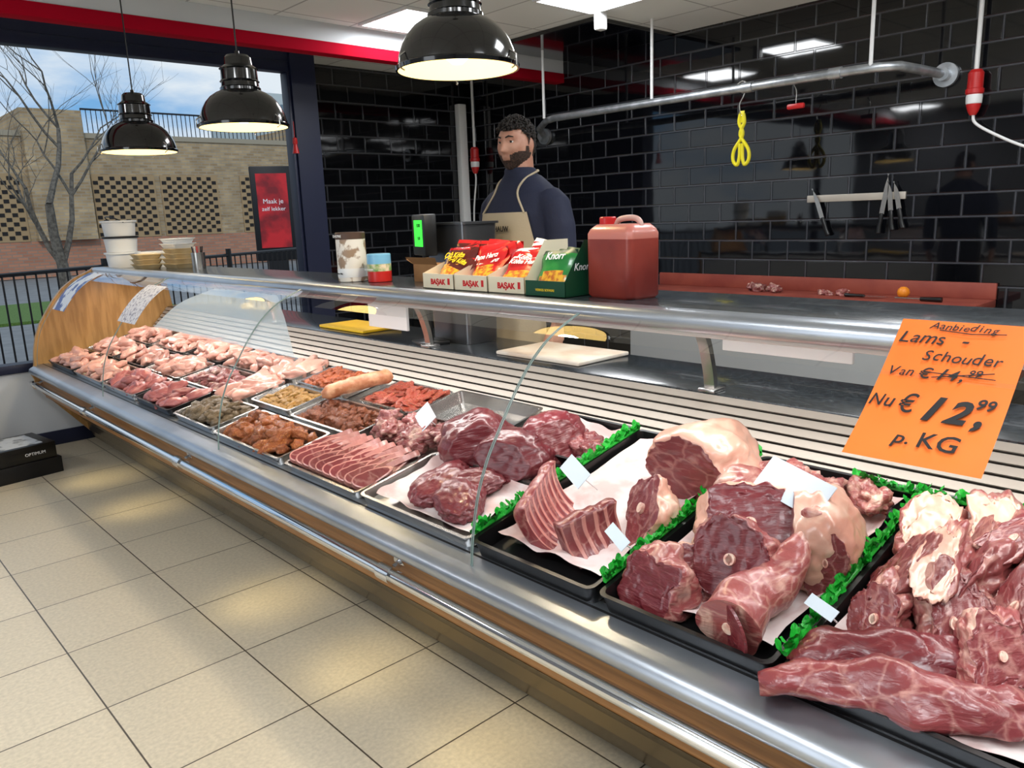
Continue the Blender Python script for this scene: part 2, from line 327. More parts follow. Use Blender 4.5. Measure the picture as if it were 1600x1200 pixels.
# ------------------------------------------------------------ deck helpers
def dpos(x,y,h=0): return DM@T(((x-1.22)/.979,y,h))
def tray(x0,x1,y0,y1,m,h=.045,label='tray',name='meat_tray',group=None):
    cx,cy=(x0+x1)/2,(y0+y1)/2; a=(x1-x0)/2/.979; b=(y1-y0)/2
    w=.010
    rings=[rrect(-a+w,a-w,-b+w,b-w,.0,.02),rrect(-a+.004,a-.004,-b+.004,b-.004,h-.004,.022),rrect(-a,a,-b,b,h-.003,.022),rrect(-a,a,-b,b,h,.022),
           rrect(-a+w,a-w,-b+w,b-w,h,.018),rrect(-a+w+.008,a-w-.008,-b+w+.008,b-w-.008,.006,.018)]
    o=mk(name,[(loft(rings),m)],ang=40,M=dpos(cx,cy)); tag(o,label,'tray',group)
    return o
def paper(x0,x1,y0,y1,h,seed,label='crumpled white butcher paper lining a tray',amp=.012):
    n=22; cx,cy=(x0+x1)/2,(y0+y1)/2; a=(x1-x0)/2; b=(y1-y0)/2; v=[];f=[]
    for i in range(n+1):
        for j in range(n+1):
            u=-1+2*i/n; w_=-1+2*j/n
            e=max(abs(u),abs(w_)); z=h+amp*noise.noise(V((u*2.3+seed,w_*2.3,seed)))*1.5+ (max(0,e-.8)*.12)
            z=max(z,.009)
            jx=.012*noise.noise(V((w_*3,seed,1)))*abs(u); jy=.012*noise.noise(V((u*3,seed,5)))*abs(w_)
            v.append((u*a+jx,w_*b+jy,z))
    for i in range(n):
        for j in range(n):
            k=i*(n+1)+j; f.append((k,k+1,k+n+2,k+n+1))
    o=mk('paper_liner',[((v,f),LINER)],ang=60,M=dpos(cx,cy)); return tag(o,label,'paper')
BU=.08
def lumpbm(seed,amp=.25,freq=1.4,sub=3,flat=.55,amp2=.06,crease=1.0):
    bm=bmesh.new(); bmesh.ops.create_icosphere(bm,subdivisions=sub,radius=1)
    o=V((seed*3.1,seed*1.7,seed*.9))
    for v in bm.verts:
        n=v.co.normalized()
        d=1+amp*noise.noise(n*freq+o)*1.6+amp2*noise.noise(n*freq*3.5+o)*1.6+amp2*.5*noise.noise(n*freq*9+o)
        cr=noise.noise(n*freq*1.1+o*2); d-=max(0,.10-abs(cr))*amp*2.2*crease
        c=n*d
        if c.z<-flat: c.z=-flat+(c.z+flat)*.15
        c.z+=flat
        v.co=c*BU
    return bm
def lump(*a,**k): return bm_geo(lumpbm(*a,**k))
def SCL(x,y,z): return SC(x/BU,y/BU,z/BU)
def variants(key,name,m,n=4,**kw):
    out=[]
    for i in range(n):
        g=lump((sum(map(ord,key))%53)/5.+i*2.7,**kw)
        o=mk(name,[(g,m)],ang=180,recalc=False); me=o.data; bpy.data.objects.remove(o); out.append(me)
    return out
def put(me,M,name,label,cat,group=None):
    o=bpy.data.objects.new(name,me); C.objects.link(o); o.matrix_basis=M; tag(o,label,cat,group); return o
def pile(vs,name,label,cat,group,x0,x1,y0,y1,nx,ny,size,h0=.012,layers=1,jit=.35,asp=(1,.7,.5),seed=1,tilt=.35):
    r=random.Random(seed)
    for l in range(layers):
        ax,ay=max(1,nx-l),max(1,ny-l)
        for i in range(ax):
            for j in range(ay):
                fx=(i+.5)/ax+(r.random()-.5)*jit/ax; fy=(j+.5)/ay+(r.random()-.5)*jit/ay
                x=x0+(x1-x0)*(fx if l==0 else .1+.8*fx); y=y0+(y1-y0)*(fy if l==0 else .1+.8*fy)
                s=size*(.8+.4*r.random())
                M=dpos(x,y,h0+l*size*asp[2]*.95)@RZ(r.random()*2*pi)@RX((r.random()-.5)*tilt)@RY((r.random()-.5)*tilt)@SCL(s*asp[0],s*asp[1]*(.8+.4*r.random()),s*asp[2])
                put(r.choice(vs),M,name,label,cat,group)
# meats
BEEF=meat('raw_beef',lin(124,34,42),lin(84,20,30),lin(166,96,94),.18,12,34,(1,1,5),seam=.2,seams=13,stk=.3)
LAMB=meat('raw_lamb',lin(142,56,58),lin(100,32,38),lin(206,156,142),.30,12,30,(1,1,4),seam=.32,seams=15,stk=.35)
LAMBF=meat('lamb_with_fat',lin(162,82,76),lin(124,50,54),lin(224,186,166),.52,9,26,(1,1,4),seam=.3,seams=15,stk=.35)
FATSK=meat('lamb_fat_skin',lin(222,176,152),lin(202,136,116),lin(236,208,184),.5,8,16,(1,1,3),bump=.4,stk=.3)
RIBF=meat('rib_surface',lin(206,142,128),lin(180,104,96),lin(226,178,162),.4,10,26,(1,1,3),stk=.3)
PINK=meat('pale_poultry',lin(228,172,150),lin(210,142,124),lin(238,206,186),.42,16,16,(1,1,2),bump=.3,stk=.25)
DARKP=meat('dark_poultry',lin(186,104,96),lin(158,74,74),lin(220,168,152),.36,16,30,stk=.3)
ORNG=meat('orange_marinade',lin(215,104,30),lin(170,60,18),lin(240,160,60),.4,60,120,bump=.9,rough=.2)
BROWN=meat('brown_marinade',lin(196,98,24),lin(130,56,12),lin(236,158,62),.48,60,120,bump=1,rough=.18)
BROWN2=meat('kebab_marinade',lin(178,86,34),lin(118,52,20),lin(222,148,84),.46,70,140,bump=1,rough=.25)
REDM=meat('red_marinade',lin(200,72,36),lin(154,36,22),lin(236,156,90),.46,60,120,bump=1,rough=.25)
YELM=meat('yellow_marinade',lin(214,160,60),lin(184,124,35),lin(238,205,110),.4,60,120,bump=.9,rough=.2)
HERB=meat('herb_marinade',lin(146,120,84),lin(104,86,56),lin(200,176,138),.4,80,140,bump=1)
BONE=mat('bone',lin(232,206,186),.45,col2=lin(210,150,135),ns=60,sss=.1)
SAUS=mat('pale_sausage',lin(222,168,128),.4,col2=lin(190,124,86),ns=22,bump=.6,bs=70)
LG='lamb cuts in the black trays'
def big(name,m,M,label,seed,cat='meat',sub=5,amp=.2,freq=1.3,amp2=.06,group=LG,flat=.55,crease=.5):
    o=mk(name,[(lump(seed,amp,freq,sub,flat,amp2=amp2,crease=crease),m)],ang=180,recalc=False,M=M); return tag(o,label,cat,group)
def cut(name,M,label,seed,nrm,t,outer=LAMBF,inner=BEEF,bone=.0,group=LG,amp=.2,amp2=.07,freq=1.3,flat=.6):
    bm=lumpbm(seed,amp,freq,5,flat,amp2,.6); n=V(nrm).normalized(); c0=V((0,0,flat*BU)); flag={}
    for v in bm.verts:
        d=(v.co-c0).dot(n)-t*BU
        if d>0: v.co-=n*(d-.0025*noise.noise(v.co*60)-.0015); flag[v.index]=1
    bm.verts.index_update(); vs=[tuple(v.co) for v in bm.verts]; fi=[];fo=[]
    for f in bm.faces:
        ix=tuple(v.index for v in f.verts); (fi if all(i in flag for i in ix) else fo).append(ix)
    bm.free()
    me=bpy.data.meshes.new(name); me.from_pydata(vs,[],fo+fi); me.materials.append(outer); me.materials.append(inner)
    me.polygons.foreach_set('material_index',[0]*len(fo)+[1]*len(fi)); me.polygons.foreach_set('use_smooth',[True]*len(me.polygons))
    o=bpy.data.objects.new(name,me); C.objects.link(o); o.matrix_basis=M; tag(o,label,'meat',group)
    if bone:
        p=c0+n*t*BU+V((noise.noise(V((seed,1,2)))*.02,noise.noise(V((seed,5,2)))*.02,.004))
        mk('bone',[(tube([p-n*.01,p+n*.0045,p+n*.0045,p+n*.003],[bone,bone*.95,bone*.6,bone*.5],18),BONE)],o)
    return o
for y0,y1 in ((.195,.615),(.63,1.045),(1.06,1.475)):
    tray(1.20,1.905,y0,y1,BLKP,.05,'deep black plastic meat tray','black_tray',group='black plastic display trays')
paper(1.26,1.87,1.09,1.44,.018,1.1); paper(1.25,1.87,.66,1.01,.018,2.3); paper(1.22,1.87,.22,.59,.018,4.2)
def garland(p0,p1,seed,label='green plastic parsley divider strip between meat trays'):
    r=random.Random(seed); p0=V(p0);p1=V(p1); L=(p1-p0).length; n=int(L/.0042); v=[];f=[]
    for i in range(n):
        c=p0.lerp(p1,i/n)+V(((r.random()-.5)*.014,(r.random()-.5)*.014,.0))
        az=r.random()*2*pi; out=V((math.cos(az),math.sin(az),0))*.008; tip=c+out*(1.0+r.random())+V((0,0,.008+.020*r.random()))
        sd=V((-math.sin(az),math.cos(az),0))*(.007+.005*r.random())
        base=c+V((0,0,.0)); k=len(v); mid=(base+tip)/2+V((0,0,.005))
        v+=[tuple(base-sd*.3),tuple(base+sd*.3),tuple(mid+sd),tuple(tip+sd*.55),tuple(tip+V((0,0,.004))),tuple(tip-sd*.55),tuple(mid-sd),tuple(mid+V((0,0,-.005)))]
        f+=[(k,k+1,k+7),(k+1,k+2,k+7),(k+2,k+3,k+7),(k+3,k+4,k+7),(k+4,k+5,k+7),(k+5,k+6,k+7),(k+6,k,k+7)]
    base=tube([p0,p1],.006,8)
    pts=[tuple(dpos(*q_)@V((0,0,0))) for q_ in v]; bpts=[tuple(dpos(*q_)@V((0,0,0))) for q_ in base[0]]
    o=mk('parsley_garland',[((pts,f),GREENL),((bpts,base[1]),GREENL)],smooth=False,recalc=False); return tag(o,label,'decoration','green garland dividers')
garland((1.225,1.482,.055),(1.90,1.47,.055),1); garland((1.24,1.052,.055),(1.90,1.05,.055),2); garland((1.24,.622,.055),(1.86,.622,.055),3); garland((1.875,-.3,.055),(1.875,.78,.055),4)
def ribrack(name,M,label,nr=8,w=.17,rad=.09,arc=2.0,th_=.024,seed=1):
    nu=nr*6; nv=26; vi=[];vo=[]
    for i in range(nu+1):
        for j in range(nv+1):
            u=i/nu; t=j/nv; ang=-arc/2+arc*t
            rr=rad*(1+.10*math.sin(3*t+seed))
            rib=math.cos(u*nr*2*pi)
            x=(u-.5)*w*(1-.22*t)+.006*noise.noise(V((u*3,t*3,seed)))
            edge=min(1,6*t,6*(1-t),8*u+.15,8*(1-u)+.15)
            ri=rr-.0045*max(0,rib)*min(1,edge)
            ro=rr+th_*(.25+.75*math.sqrt(max(0,edge)))+.012*noise.noise(V((u*4,t*4,seed+4)))
            ang2=ang+.06*noise.noise(V((u*6,seed,3)))
            vi.append((x,ri*math.sin(ang2),rr-ri*math.cos(ang2))); vo.append((x,ro*math.sin(ang2),rr-ro*math.cos(ang2)))
    n1=nv+1; o=len(vi); verts=vi+vo; fr=[];fm=[];fo=[]
    for i in range(nu):
        for j in range(nv):
            a=i*n1+j; q_=(a,a+1,a+1+n1,a+n1)
            (fr if math.cos((i+.5)/nu*nr*2*pi)>.3 else fm).append(q_)
            fo.append(tuple(k+o for k in reversed(q_)))
    for j in range(nv): 
        fm.append((j,j+o,j+1+o,j+1)); k=nu*n1+j; fm.append((k,k+1,k+1+o,k+o))
    for i in range(nu):
        a=i*n1; fm.append((a,a+n1,a+n1+o,a+o)); a=i*n1+nv; fm.append((a,a+o,a+n1+o,a+n1))
    me=bpy.data.meshes.new(name); me.from_pydata(verts,[],fr+fm+fo)
    for m in (RIBF,LAMB,LAMBF): me.materials.append(m)
    me.polygons.foreach_set('material_index',[0]*len(fr)+[1]*len(fm)+[2]*len(fo)); me.polygons.foreach_set('use_smooth',[True]*len(me.polygons))
    ob=bpy.data.objects.new(name,me); C.objects.link(ob); ob.matrix_basis=M
    return tag(ob,label,'meat',LG)
# T1
ribrack('lamb_rib_rack',dpos(1.40,1.35,.03)@RZ(math.radians(205))@RX(math.radians(-50)),'concave rack of lamb ribs showing rows of rib bones',8,.25,.125,1.8,seed=1,th_=.05)
ribrack('lamb_rib_rack',dpos(1.37,1.19,.03)@RZ(math.radians(165))@RX(math.radians(-54)),'narrow rack of lamb ribs leaning on its side',5,.17,.095,1.7,seed=3,th_=.06)
cut('lamb_loin_piece',dpos(1.50,1.12,.012)@SCL(.09,.065,.095),'fatty lamb loin piece beside the rib racks',5.3,(-.6,.2,.6),.35,FATSK,LAMB,.012)
cut('lamb_shoulder',dpos(1.73,1.12,.02)@RZ(.2)@SCL(.165,.15,.11),'pale fatty lamb shoulder with pink meat',8.1,(-.75,.15,.05),.45,FATSK,LAMB,amp=.15,amp2=.04)
# T2
big('lamb_joint',LAMBF,dpos(1.68,.92,.02)@RZ(1.9)@SCL(.12,.09,.08),'fat covered lamb leg lying beneath a dark red cut',14.4)
cut('lamb_shoulder',dpos(1.58,.725,.012)@RZ(.3)@SCL(.14,.095,.11),'whole lamb shoulder with yellowish fat skin and inspection stamp',6.6,(-.3,1,.2),.6,FATSK,LAMB,amp=.12,amp2=.03)
cut('lamb_leg_cut',dpos(1.53,.86,.035)@SCL(.13,.115,.10),'large dark red leg cut with fat rim and flat cut face',11.2,(-.62,-.30,.62),.30,FATSK,BEEF,.010)
cut('lamb_leg_cut',dpos(1.29,.945,.012)@SCL(.09,.09,.075),'round lamb leg steak with dark red cut face',2.4,(-.85,.1,.42),.35,LAMBF,BEEF)
cut('lamb_leg_cut',dpos(1.40,.82,.03)@SCL(.09,.09,.10),'deep red lamb leg with round bone in its cut face',3.9,(-.75,-.15,.5),.35,LAMBF,BEEF,.011)
cut('lamb_offcut',dpos(1.49,.665,.02)@SCL(.05,.045,.085),'small fatty lamb offcut with bone',21.,(-.7,-.3,.5),.35,LAMBF,LAMB,.010)
cut('lamb_offcut',dpos(1.36,.90,.012)@SCL(.055,.06,.07),'small fatty lamb offcut with bone',23.,(-.5,-.5,.6),.4,FATSK,LAMB)
def shank(M,label,seed):
    path=spline([(-.12,0,.055),(-.05,.01,.060),(.03,.0,.065),(.09,-.01,.088),(.15,-.01,.125),(.19,-.005,.15)],7)
    n=len(path); rs=[]
    for i in range(n):
        t=i/(n-1); rs.append(.056*max(0,1-t*1.12)**.8+.013+ (.012*math.exp(-((t-.97)/.05)**2)))
    g=tube(path,rs,28)
    vv=[]
    for p in g[0]:
        p=V(p); k=noise.noise(p*16+V((seed,0,0)))*.012+noise.noise(p*45+V((0,seed,0)))*.004
        c=min(path,key=lambda s_:(s_-p).length); d=(p-c).normalized(); vv.append(tuple(p+d*k))
    me=mk('lamb_shank',[((vv,g[1]),LAMBF)],ang=70,M=M); tag(me,label,'meat',LG)
    mk('shank_bone',[(tube([path[-1]-V((.01,0,.005)),path[-1]+V((.012,0,.008))],[.015,.011],14),BONE)],me)
    mk('cut_face',[(tube([path[0]+V((.003,-.002,0)),path[0]-V((.0015,0,0))],[.060,.058],28),BEEF)],me)
    mk('marrow_bone',[(tube([path[0]-V((.0,0,0)),path[0]-V((.005,0,0))],[.013,.012],14),BONE)],me)
    return me
shank(dpos(1.35,.725,.014)@RZ(math.radians(-4)),'lamb shank tapering to a white bone end, flat red cut face',2.)
NECK=variants('neck','lamb_neck_piece',LAMBF,5,amp=.34,freq=1.6,amp2=.12,sub=4)
CH=variants('chunk','lamb_chunk',LAMB,5,amp=.3,freq=1.5,amp2=.08,sub=4)
for i,(x,y,h,s) in enumerate([(1.80,.98,.03,.06),(1.83,.90,.02,.055),(1.79,.82,.03,.06),(1.83,.74,.02,.055),(1.76,.90,.07,.055),(1.78,.69,.05,.05)]):
    put(NECK[i%5],dpos(x,y,h)@RZ(i*1.3)@SCL(s,s*.7,s*.7),'lamb_neck_piece','bony slice of lamb neck, red with white bone','meat','bony lamb pieces in the black trays')
GB='bony lamb pieces in the black trays'
for i,(x,y,h,a_,b_,c_,rz,nr_) in enumerate([(1.70,.54,.02,.12,.065,.07,.2,(-.5,-.2,.7)),(1.55,.53,.02,.12,.06,.07,-.3,(-.5,.4,.7)),(1.43,.53,.015,.09,.055,.055,.1,(-.7,.2,.5)),
    (1.76,.43,.02,.12,.065,.08,.4,(-.4,-.2,.8)),(1.62,.43,.03,.15,.06,.075,-.1,(-.4,.5,.7)),(1.48,.42,.02,.14,.06,.07,.3,(-.6,-.3,.7)),(1.78,.31,.02,.12,.065,.08,.1,(-.5,0,.8)),
    (1.66,.32,.04,.15,.06,.075,.5,(-.6,-.1,.7)),(1.53,.32,.03,.13,.06,.075,-.3,(-.6,.3,.6)),(1.57,.47,.085,.12,.04,.04,.15,(-.3,.2,.9)),(1.69,.38,.09,.11,.04,.04,-.3,(-.4,-.2,.8)),(1.41,.33,.02,.10,.06,.07,.3,(-.6,-.3,.7)),(1.80,.24,.03,.10,.06,.08,.0,(-.5,0,.8))]):
    cut('lamb_neck_piece',dpos(x,y,h)@RZ(rz)@SCL(a_,b_,c_),'large bony lamb neck piece with white fat',50+i*1.9,nr_,.35,LAMBF,LAMB if i%3 else FATSK,.009 if i%2 else .012,GB,amp=.28,amp2=.09,freq=1.5)
def longcut(M,label,seed,L=.30,rad=.045,m=LAMB):
    path=spline([(-L/2,0,rad*.8),(-L/4,.015,rad*.95),(0,0,rad),(L/4,-.015,rad*.95),(L/2,0,rad*.7)],8); n=len(path)
    rs=[rad*(math.sin(pi*(.06+.88*i/(n-1)))**.45) for i in range(n)]
    g=tube(path,rs,30); vv=[]
    for p in g[0]:
        p=V(p); q_=V((p.x*.45,p.y,p.z)); k=noise.noise(q_*28+V((seed,0,0)))*.022+noise.noise(q_*70+V((0,seed,0)))*.007
        c=V((p.x,0,rad)); d=(p-c).normalized(); pp=p+d*k; vv.append((pp.x,pp.y*1.15,max(0,pp.z*.82)))
    o=mk('lamb_fillet',[((vv,g[1]),m)],ang=70,M=M); return tag(o,label,'meat',LG)
longcut(dpos(1.32,.50,.014)@RZ(math.radians(-52)),'long dark red lamb fillet with silver skin',1.,.28,.046,BEEF)
longcut(dpos(1.25,.44,.014)@RZ(math.radians(-66)),'long streaked lamb fillet lying at the tray edge',2.,.42,.046,LAMB)
longcut(dpos(1.36,.44,.014)@RZ(math.radians(-45)),'long red lamb fillet beside bony pieces',3.,.22,.04,BEEF)
# A
tray(1.21,1.52,1.50,2.03,STEEL,.035,'shallow stainless tray lined with paper','metal_tray',group='stainless display trays')
paper(1.24,1.50,1.53,1.98,.012,6.1)
for i,(x,y,s,r_) in enumerate([(1.37,1.81,.10,.3),(1.34,1.69,.095,1.0),(1.42,1.73,.085,2.1)]):
    big('beef_piece',BEEF,dpos(x,y,.014)@RZ(r_)@SCL(s*1.25,s*.8,s*.45),'dark red beef piece on white paper',30+i*2.1,group='beef pieces',sub=5,amp=.14,crease=.2)
tray(1.53,1.64,1.50,2.0,BLKP,.03,'black tray beneath beef roasts','black_tray',group='black plastic display trays')
cut('beef_roast',dpos(1.60,1.90,.02)@SCL(.125,.13,.085),'large dark red beef roast',40.,(-.5,-.7,.2),.75,BEEF,BEEF,group='beef roasts',amp=.12,amp2=.04)
cut('beef_roast',dpos(1.58,1.70,.02)@SCL(.115,.13,.075),'large dark red beef roast with flat cut face',43.3,(-.8,-.3,.3),.7,BEEF,BEEF,group='beef roasts',amp=.12,amp2=.04)
cut('beef_roast',dpos(1.70,1.66,.02)@SCL(.11,.10,.085),'dark red beef roast with fat edge',46.6,(-.3,-.8,.3),.6,BEEF,BEEF,group='beef roasts',amp=.12,amp2=.04)
tray(1.65,1.91,1.49,1.86,BLKP,.05,'black tray lined with paper','black_tray',group='black plastic display trays')
paper(1.67,1.89,1.51,1.84,.02,7.7)
for i in range(6):
    put(CH[i%5],dpos(1.76+.03*(i%2)-.02,1.52+.03*i,.03)@RZ(i*1.1)@SCL(.045,.035,.03),'lamb_chunk','small streaked lamb chunk on paper','meat','lamb chunks on paper')
# B chops
tray(1.21,1.47,2.05,2.53,STEEL,.03,'shallow stainless tray filled with lamb chops','metal_tray',group='stainless display trays')
n=30; out=[]
for i in range(n):
    a=2*pi*i/n; r=.030*(1+.12*math.cos(2*a)+.1*math.sin(3*a)); x=math.cos(a)*r*1.25; y=math.sin(a)*r
    if math.cos(a)>.75: x+=.045*(math.cos(a)-.75)/.25
    out.append((x,y))
t=.007; inner=[(x*.88-.001,y*.84) for x,y in out]
v=[(x,y,-t) for x,y in out]+[(x,y,t) for x,y in out]+[(x,y,t+.0012) for x,y in inner]+[(x,y,-t-.0012) for x,y in inner]
fs_=[(i,(i+1)%n,(i+1)%n+n,i+n) for i in range(n)]+[(i+n,(i+1)%n+n,(i+1)%n+2*n,i+2*n) for i in range(n)]+[((i+1)%n,i,i+3*n,(i+1)%n+3*n) for i in range(n)]
chm=bpy.data.meshes.new('lamb_chop'); chm.from_pydata(v,[],fs_+[tuple(range(2*n,3*n)),tuple(range(4*n-1,3*n-1,-1))])
chm.materials.append(RIBF); chm.materials.append(LAMB); chm.polygons.foreach_set('material_index',[0]*(3*n)+[1,1])
b0=mk('bone',[(tube([(.045,-.002,0),(.085,.0,0)],[.005,.004],8),BONE)]); bm0=b0.data; bpy.data.objects.remove(b0)
for row in range(3):
    for i in range(10):
        o=put(chm,dpos(1.275+row*.08,2.08+i*.046,.035)@RZ(-.15+R.uniform(-.12,.12)+(pi if row==2 else 0))@RX(math.radians(38+R.uniform(-6,6)))@SC(1.1,1.2,1.3),'lamb_chop','thin lamb chop with pale fat rim, overlapping in rows','meat','rows of overlapping lamb chops')
        k=bpy.data.objects.new('bone',bm0); C.objects.link(k); k.parent=o
for i in range(18):
    put(NECK[i%5],dpos(1.53+.12*R.random(),2.03+.42*(i/18),.012+.02*(i%2))@RZ(R.random()*6)@RX(R.uniform(-.4,.4))@SCL(.05,.038,.03),'lamb_neck_piece','sliced lamb neck with pale bone','meat','sliced lamb neck pieces')
tray(1.68,1.91,1.89,2.36,STEEL,.05,'empty stainless steel pan','metal_tray',group='stainless display trays')
# C
tray(1.21,1.44,2.57,3.15,STEEL,.035,'stainless tray of brown marinated chicken pieces','metal_tray',group='stainless display trays')
BR=variants('brown','marinated_chicken',BROWN,5,amp=.35,freq=1.5,amp2=.08)
B2=variants('kebab','kebab_piece',BROWN2,5,amp=.4,freq=1.6,amp2=.15)
pile(BR,'marinated_chicken','brown spiced chicken piece with glossy marinade','meat','brown marinated chicken pieces',1.24,1.41,2.60,3.12,3,8,.044,h0=.018,layers=2,asp=(1,.6,.5),seed=3,tilt=.9)
tray(1.46,1.67,2.46,2.95,STEEL,.035,'stainless tray of chopped kebab meat','metal_tray',group='stainless display trays')
pile(B2,'kebab_piece','small brown seasoned kebab meat piece','meat','seasoned kebab meat pieces',1.48,1.65,2.48,2.92,5,11,.024,h0=.016,layers=2,seed=4,tilt=1.)
RM=variants('redm','red_marinated_slice',REDM,4,amp=.3,freq=1.6,amp2=.12)
tray(1.69,1.91,2.40,2.78,STEEL,.035,'stainless tray of red marinated meat','metal_tray',group='stainless display trays')
pile(RM,'red_marinated_slice','bright red marinated meat slice','meat','red marinated meat slices',1.71,1.89,2.42,2.76,4,6,.042,h0=.018,layers=2,asp=(1,.8,.3),seed=5,tilt=.8)
sp_=[tuple(dpos(x,y,h)@V((0,0,0))) for x,y,h in ((1.60,2.90,.075),(1.68,2.86,.08),(1.80,2.80,.08),(1.87,2.77,.075))]
g=tube(spline(sp_,6),[.012,.026]+[.031]*15+[.026,.012],24)
vv=[]
for p in g[0]:
    p=V(p); vv.append(tuple(p+V((noise.noise(p*30),noise.noise(p*30+V((3,3,3))),noise.noise(p*30+V((7,3,3)))))*.006))
so=mk('meat_roll',[((vv,g[1]),SAUS)]); tag(so,'thick pale rolled meat sausage lying across trays','meat')
# D
tray(1.22,1.45,3.19,3.62,STEEL,.035,'stainless tray of herb seasoned chicken','metal_tray',group='stainless display trays')
HB=variants('herb','herb_chicken_piece',HERB,4,amp=.3,freq=1.5,amp2=.12)
pile(HB,'herb_chicken_piece','grey-green herb seasoned chicken piece','meat','herb seasoned chicken pieces',1.25,1.42,3.22,3.58,4,7,.036,h0=.018,layers=2,seed=6,tilt=.8)
tray(1.48,1.68,3.0,3.36,STEEL,.035,'stainless tray of yellow marinated chicken','metal_tray',group='stainless display trays')
YL=variants('yel','yellow_chicken_piece',YELM,4,amp=.3,freq=1.5,amp2=.12)
pile(YL,'yellow_chicken_piece','yellow curry marinated chicken piece','meat','yellow marinated chicken pieces',1.50,1.66,3.03,3.33,5,8,.026,seed=7)
OR=variants('org','orange_chicken_piece',ORNG,4,amp=.35,freq=1.6,amp2=.14)
tray(1.70,1.91,2.93,3.33,STEEL,.035,'stainless tray of orange marinated chicken','metal_tray',group='stainless display trays')
pile(OR,'orange_chicken_piece','orange marinated chicken strip','meat','orange marinated chicken strips',1.72,1.89,2.95,3.30,5,8,.03,h0=.018,layers=2,seed=8,tilt=.8)
PK=variants('pink','chicken_fillet',PINK,5,amp=.28,freq=1.4,amp2=.07)
DP=variants('dark','turkey_piece',DARKP,5,amp=.3,freq=1.4,amp2=.08)
LB=variants('lamb','lamb_cube',LAMBF,4,amp=.3,freq=1.4,amp2=.1)
FIL=('chicken_fillet','raw pale pink chicken breast fillet','raw chicken breast fillets'); DRU=('poultry_drumstick','raw pale chicken drumstick with skin','raw chicken drumsticks'); TUR=('turkey_piece','dark pink raw turkey piece','raw turkey pieces')
for x0,x1 in ((1.46,1.68),(1.705,1.91)):
    tray(x0,x1,3.39,3.66,STEEL,.035,'stainless tray of chicken breast','metal_tray',group='stainless display trays')
    pile(PK,FIL[0],FIL[1],'meat',FIL[2],x0+.02,x1-.02,3.41,3.64,3,3,.065,h0=.016,asp=(1,.65,.42),seed=int(x0*100))
rowsy=[(3.68,4.15),(4.18,4.68),(4.71,5.25),(5.28,5.85)]
kinds=[[(DP,)+TUR,(LB,'lamb_cube','red diced lamb piece','diced lamb pieces'),(PK,)+FIL],[(DP,)+TUR,(PK,)+DRU,(PK,)+FIL],[(PK,)+DRU,(PK,)+FIL,(PK,)+DRU],[(PK,)+DRU,(PK,)+DRU,(PK,)+FIL]]
for ri,(y0,y1) in enumerate(rowsy):
    for ci,(x0,x1) in enumerate(((1.22,1.44),(1.455,1.675),(1.69,1.91))):
        vs,n_,l_,g_=kinds[ri][ci]
        tray(x0,x1,y0,y1,STEEL if (ri+ci)%3 else BLKP,.035,'tray of raw poultry and meat','metal_tray',group='stainless display trays')
        small=vs is LB
        pile(vs,n_,l_,'meat',g_,x0+.03,x1-.03,y0+.03,y1-.03,3,5 if small else 4,.045 if small else .058,h0=.016,asp=(1,.55,.42),layers=2,seed=20+ri*3+ci,tilt=.6)
REFLW=mat('reflection_white',lin(208,222,232),.3)  # pale slips stand in for ceiling panel reflections on the counter glass
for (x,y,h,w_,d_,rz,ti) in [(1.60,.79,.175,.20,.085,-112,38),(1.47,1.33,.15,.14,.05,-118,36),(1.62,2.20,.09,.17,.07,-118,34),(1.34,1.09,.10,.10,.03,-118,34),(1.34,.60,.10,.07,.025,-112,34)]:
    pt=root('reflection_slip','pale slip imitating a ceiling panel reflection on the counter glass','reflection',M=dpos(x,y,h)@RZ(math.radians(rz))@RX(math.radians(ti)),group='pale reflection slips')
    mk('slip_face',[(gbox(-w_/2,w_/2,-d_/2,d_/2,-.0008,.0008),REFLW)],pt,smooth=False); mk('slip_pin',[(tube([(0,0,0),(0,.0,-h*.6)],.002,6),WHT)],pt)
# ------------------------------------------------------------ papers on the glass
def onglass(u):
    for i in range(len(GPs)-1):
        if GPs[i][0]<=u<=GPs[i+1][0]:
            t=(u-GPs[i][0])/(GPs[i+1][0]-GPs[i][0]+1e-9); return GPs[i][1]+t*(GPs[i+1][1]-GPs[i][1])
    return GPs[-1][1]
def glasspaper(name,xa,xb,ya,yb,m,label,cat,off=.004):
    pr=[]
    for i in range(9):
        x=xa+(xb-xa)*i/8; z=onglass(x); pr.append((x-off*.8,z+off))
    o=mk(name,[(sheet(pr,ya,yb),m)],recalc=False); return tag(o,label,cat)
glasspaper('leaflet',1.31,1.50,4.28,4.56,mat('printed_leaflet',lin(225,225,232),.6,col2=lin(150,150,170),ns=55,lo=.5,hi=.62),'white printed notice taped to the curved glass','notice')
glasspaper('sticker',1.30,1.56,5.60,5.88,mat('blue_white_sticker',lin(40,80,160),.4,col2=lin(225,230,240),ns=7,lo=.47,hi=.5),'blue and white sticker on the curved glass','sticker')
SKYREFL=mat('sky_reflection_tint',lin(220,234,242),.12,alpha=.55)  # translucent sheet standing in for the sky reflected on the curved glass
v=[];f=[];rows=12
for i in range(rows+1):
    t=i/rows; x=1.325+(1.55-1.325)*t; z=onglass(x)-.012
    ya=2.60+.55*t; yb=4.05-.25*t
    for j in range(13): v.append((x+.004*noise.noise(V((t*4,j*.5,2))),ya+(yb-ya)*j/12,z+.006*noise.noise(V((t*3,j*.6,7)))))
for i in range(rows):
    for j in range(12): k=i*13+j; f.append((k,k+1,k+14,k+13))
o=mk('sky_reflection',[((v,f),SKYREFL)],recalc=False,ang=80); tag(o,'translucent bluish sheet imitating the sky reflection on the counter glass','plastic sheet')
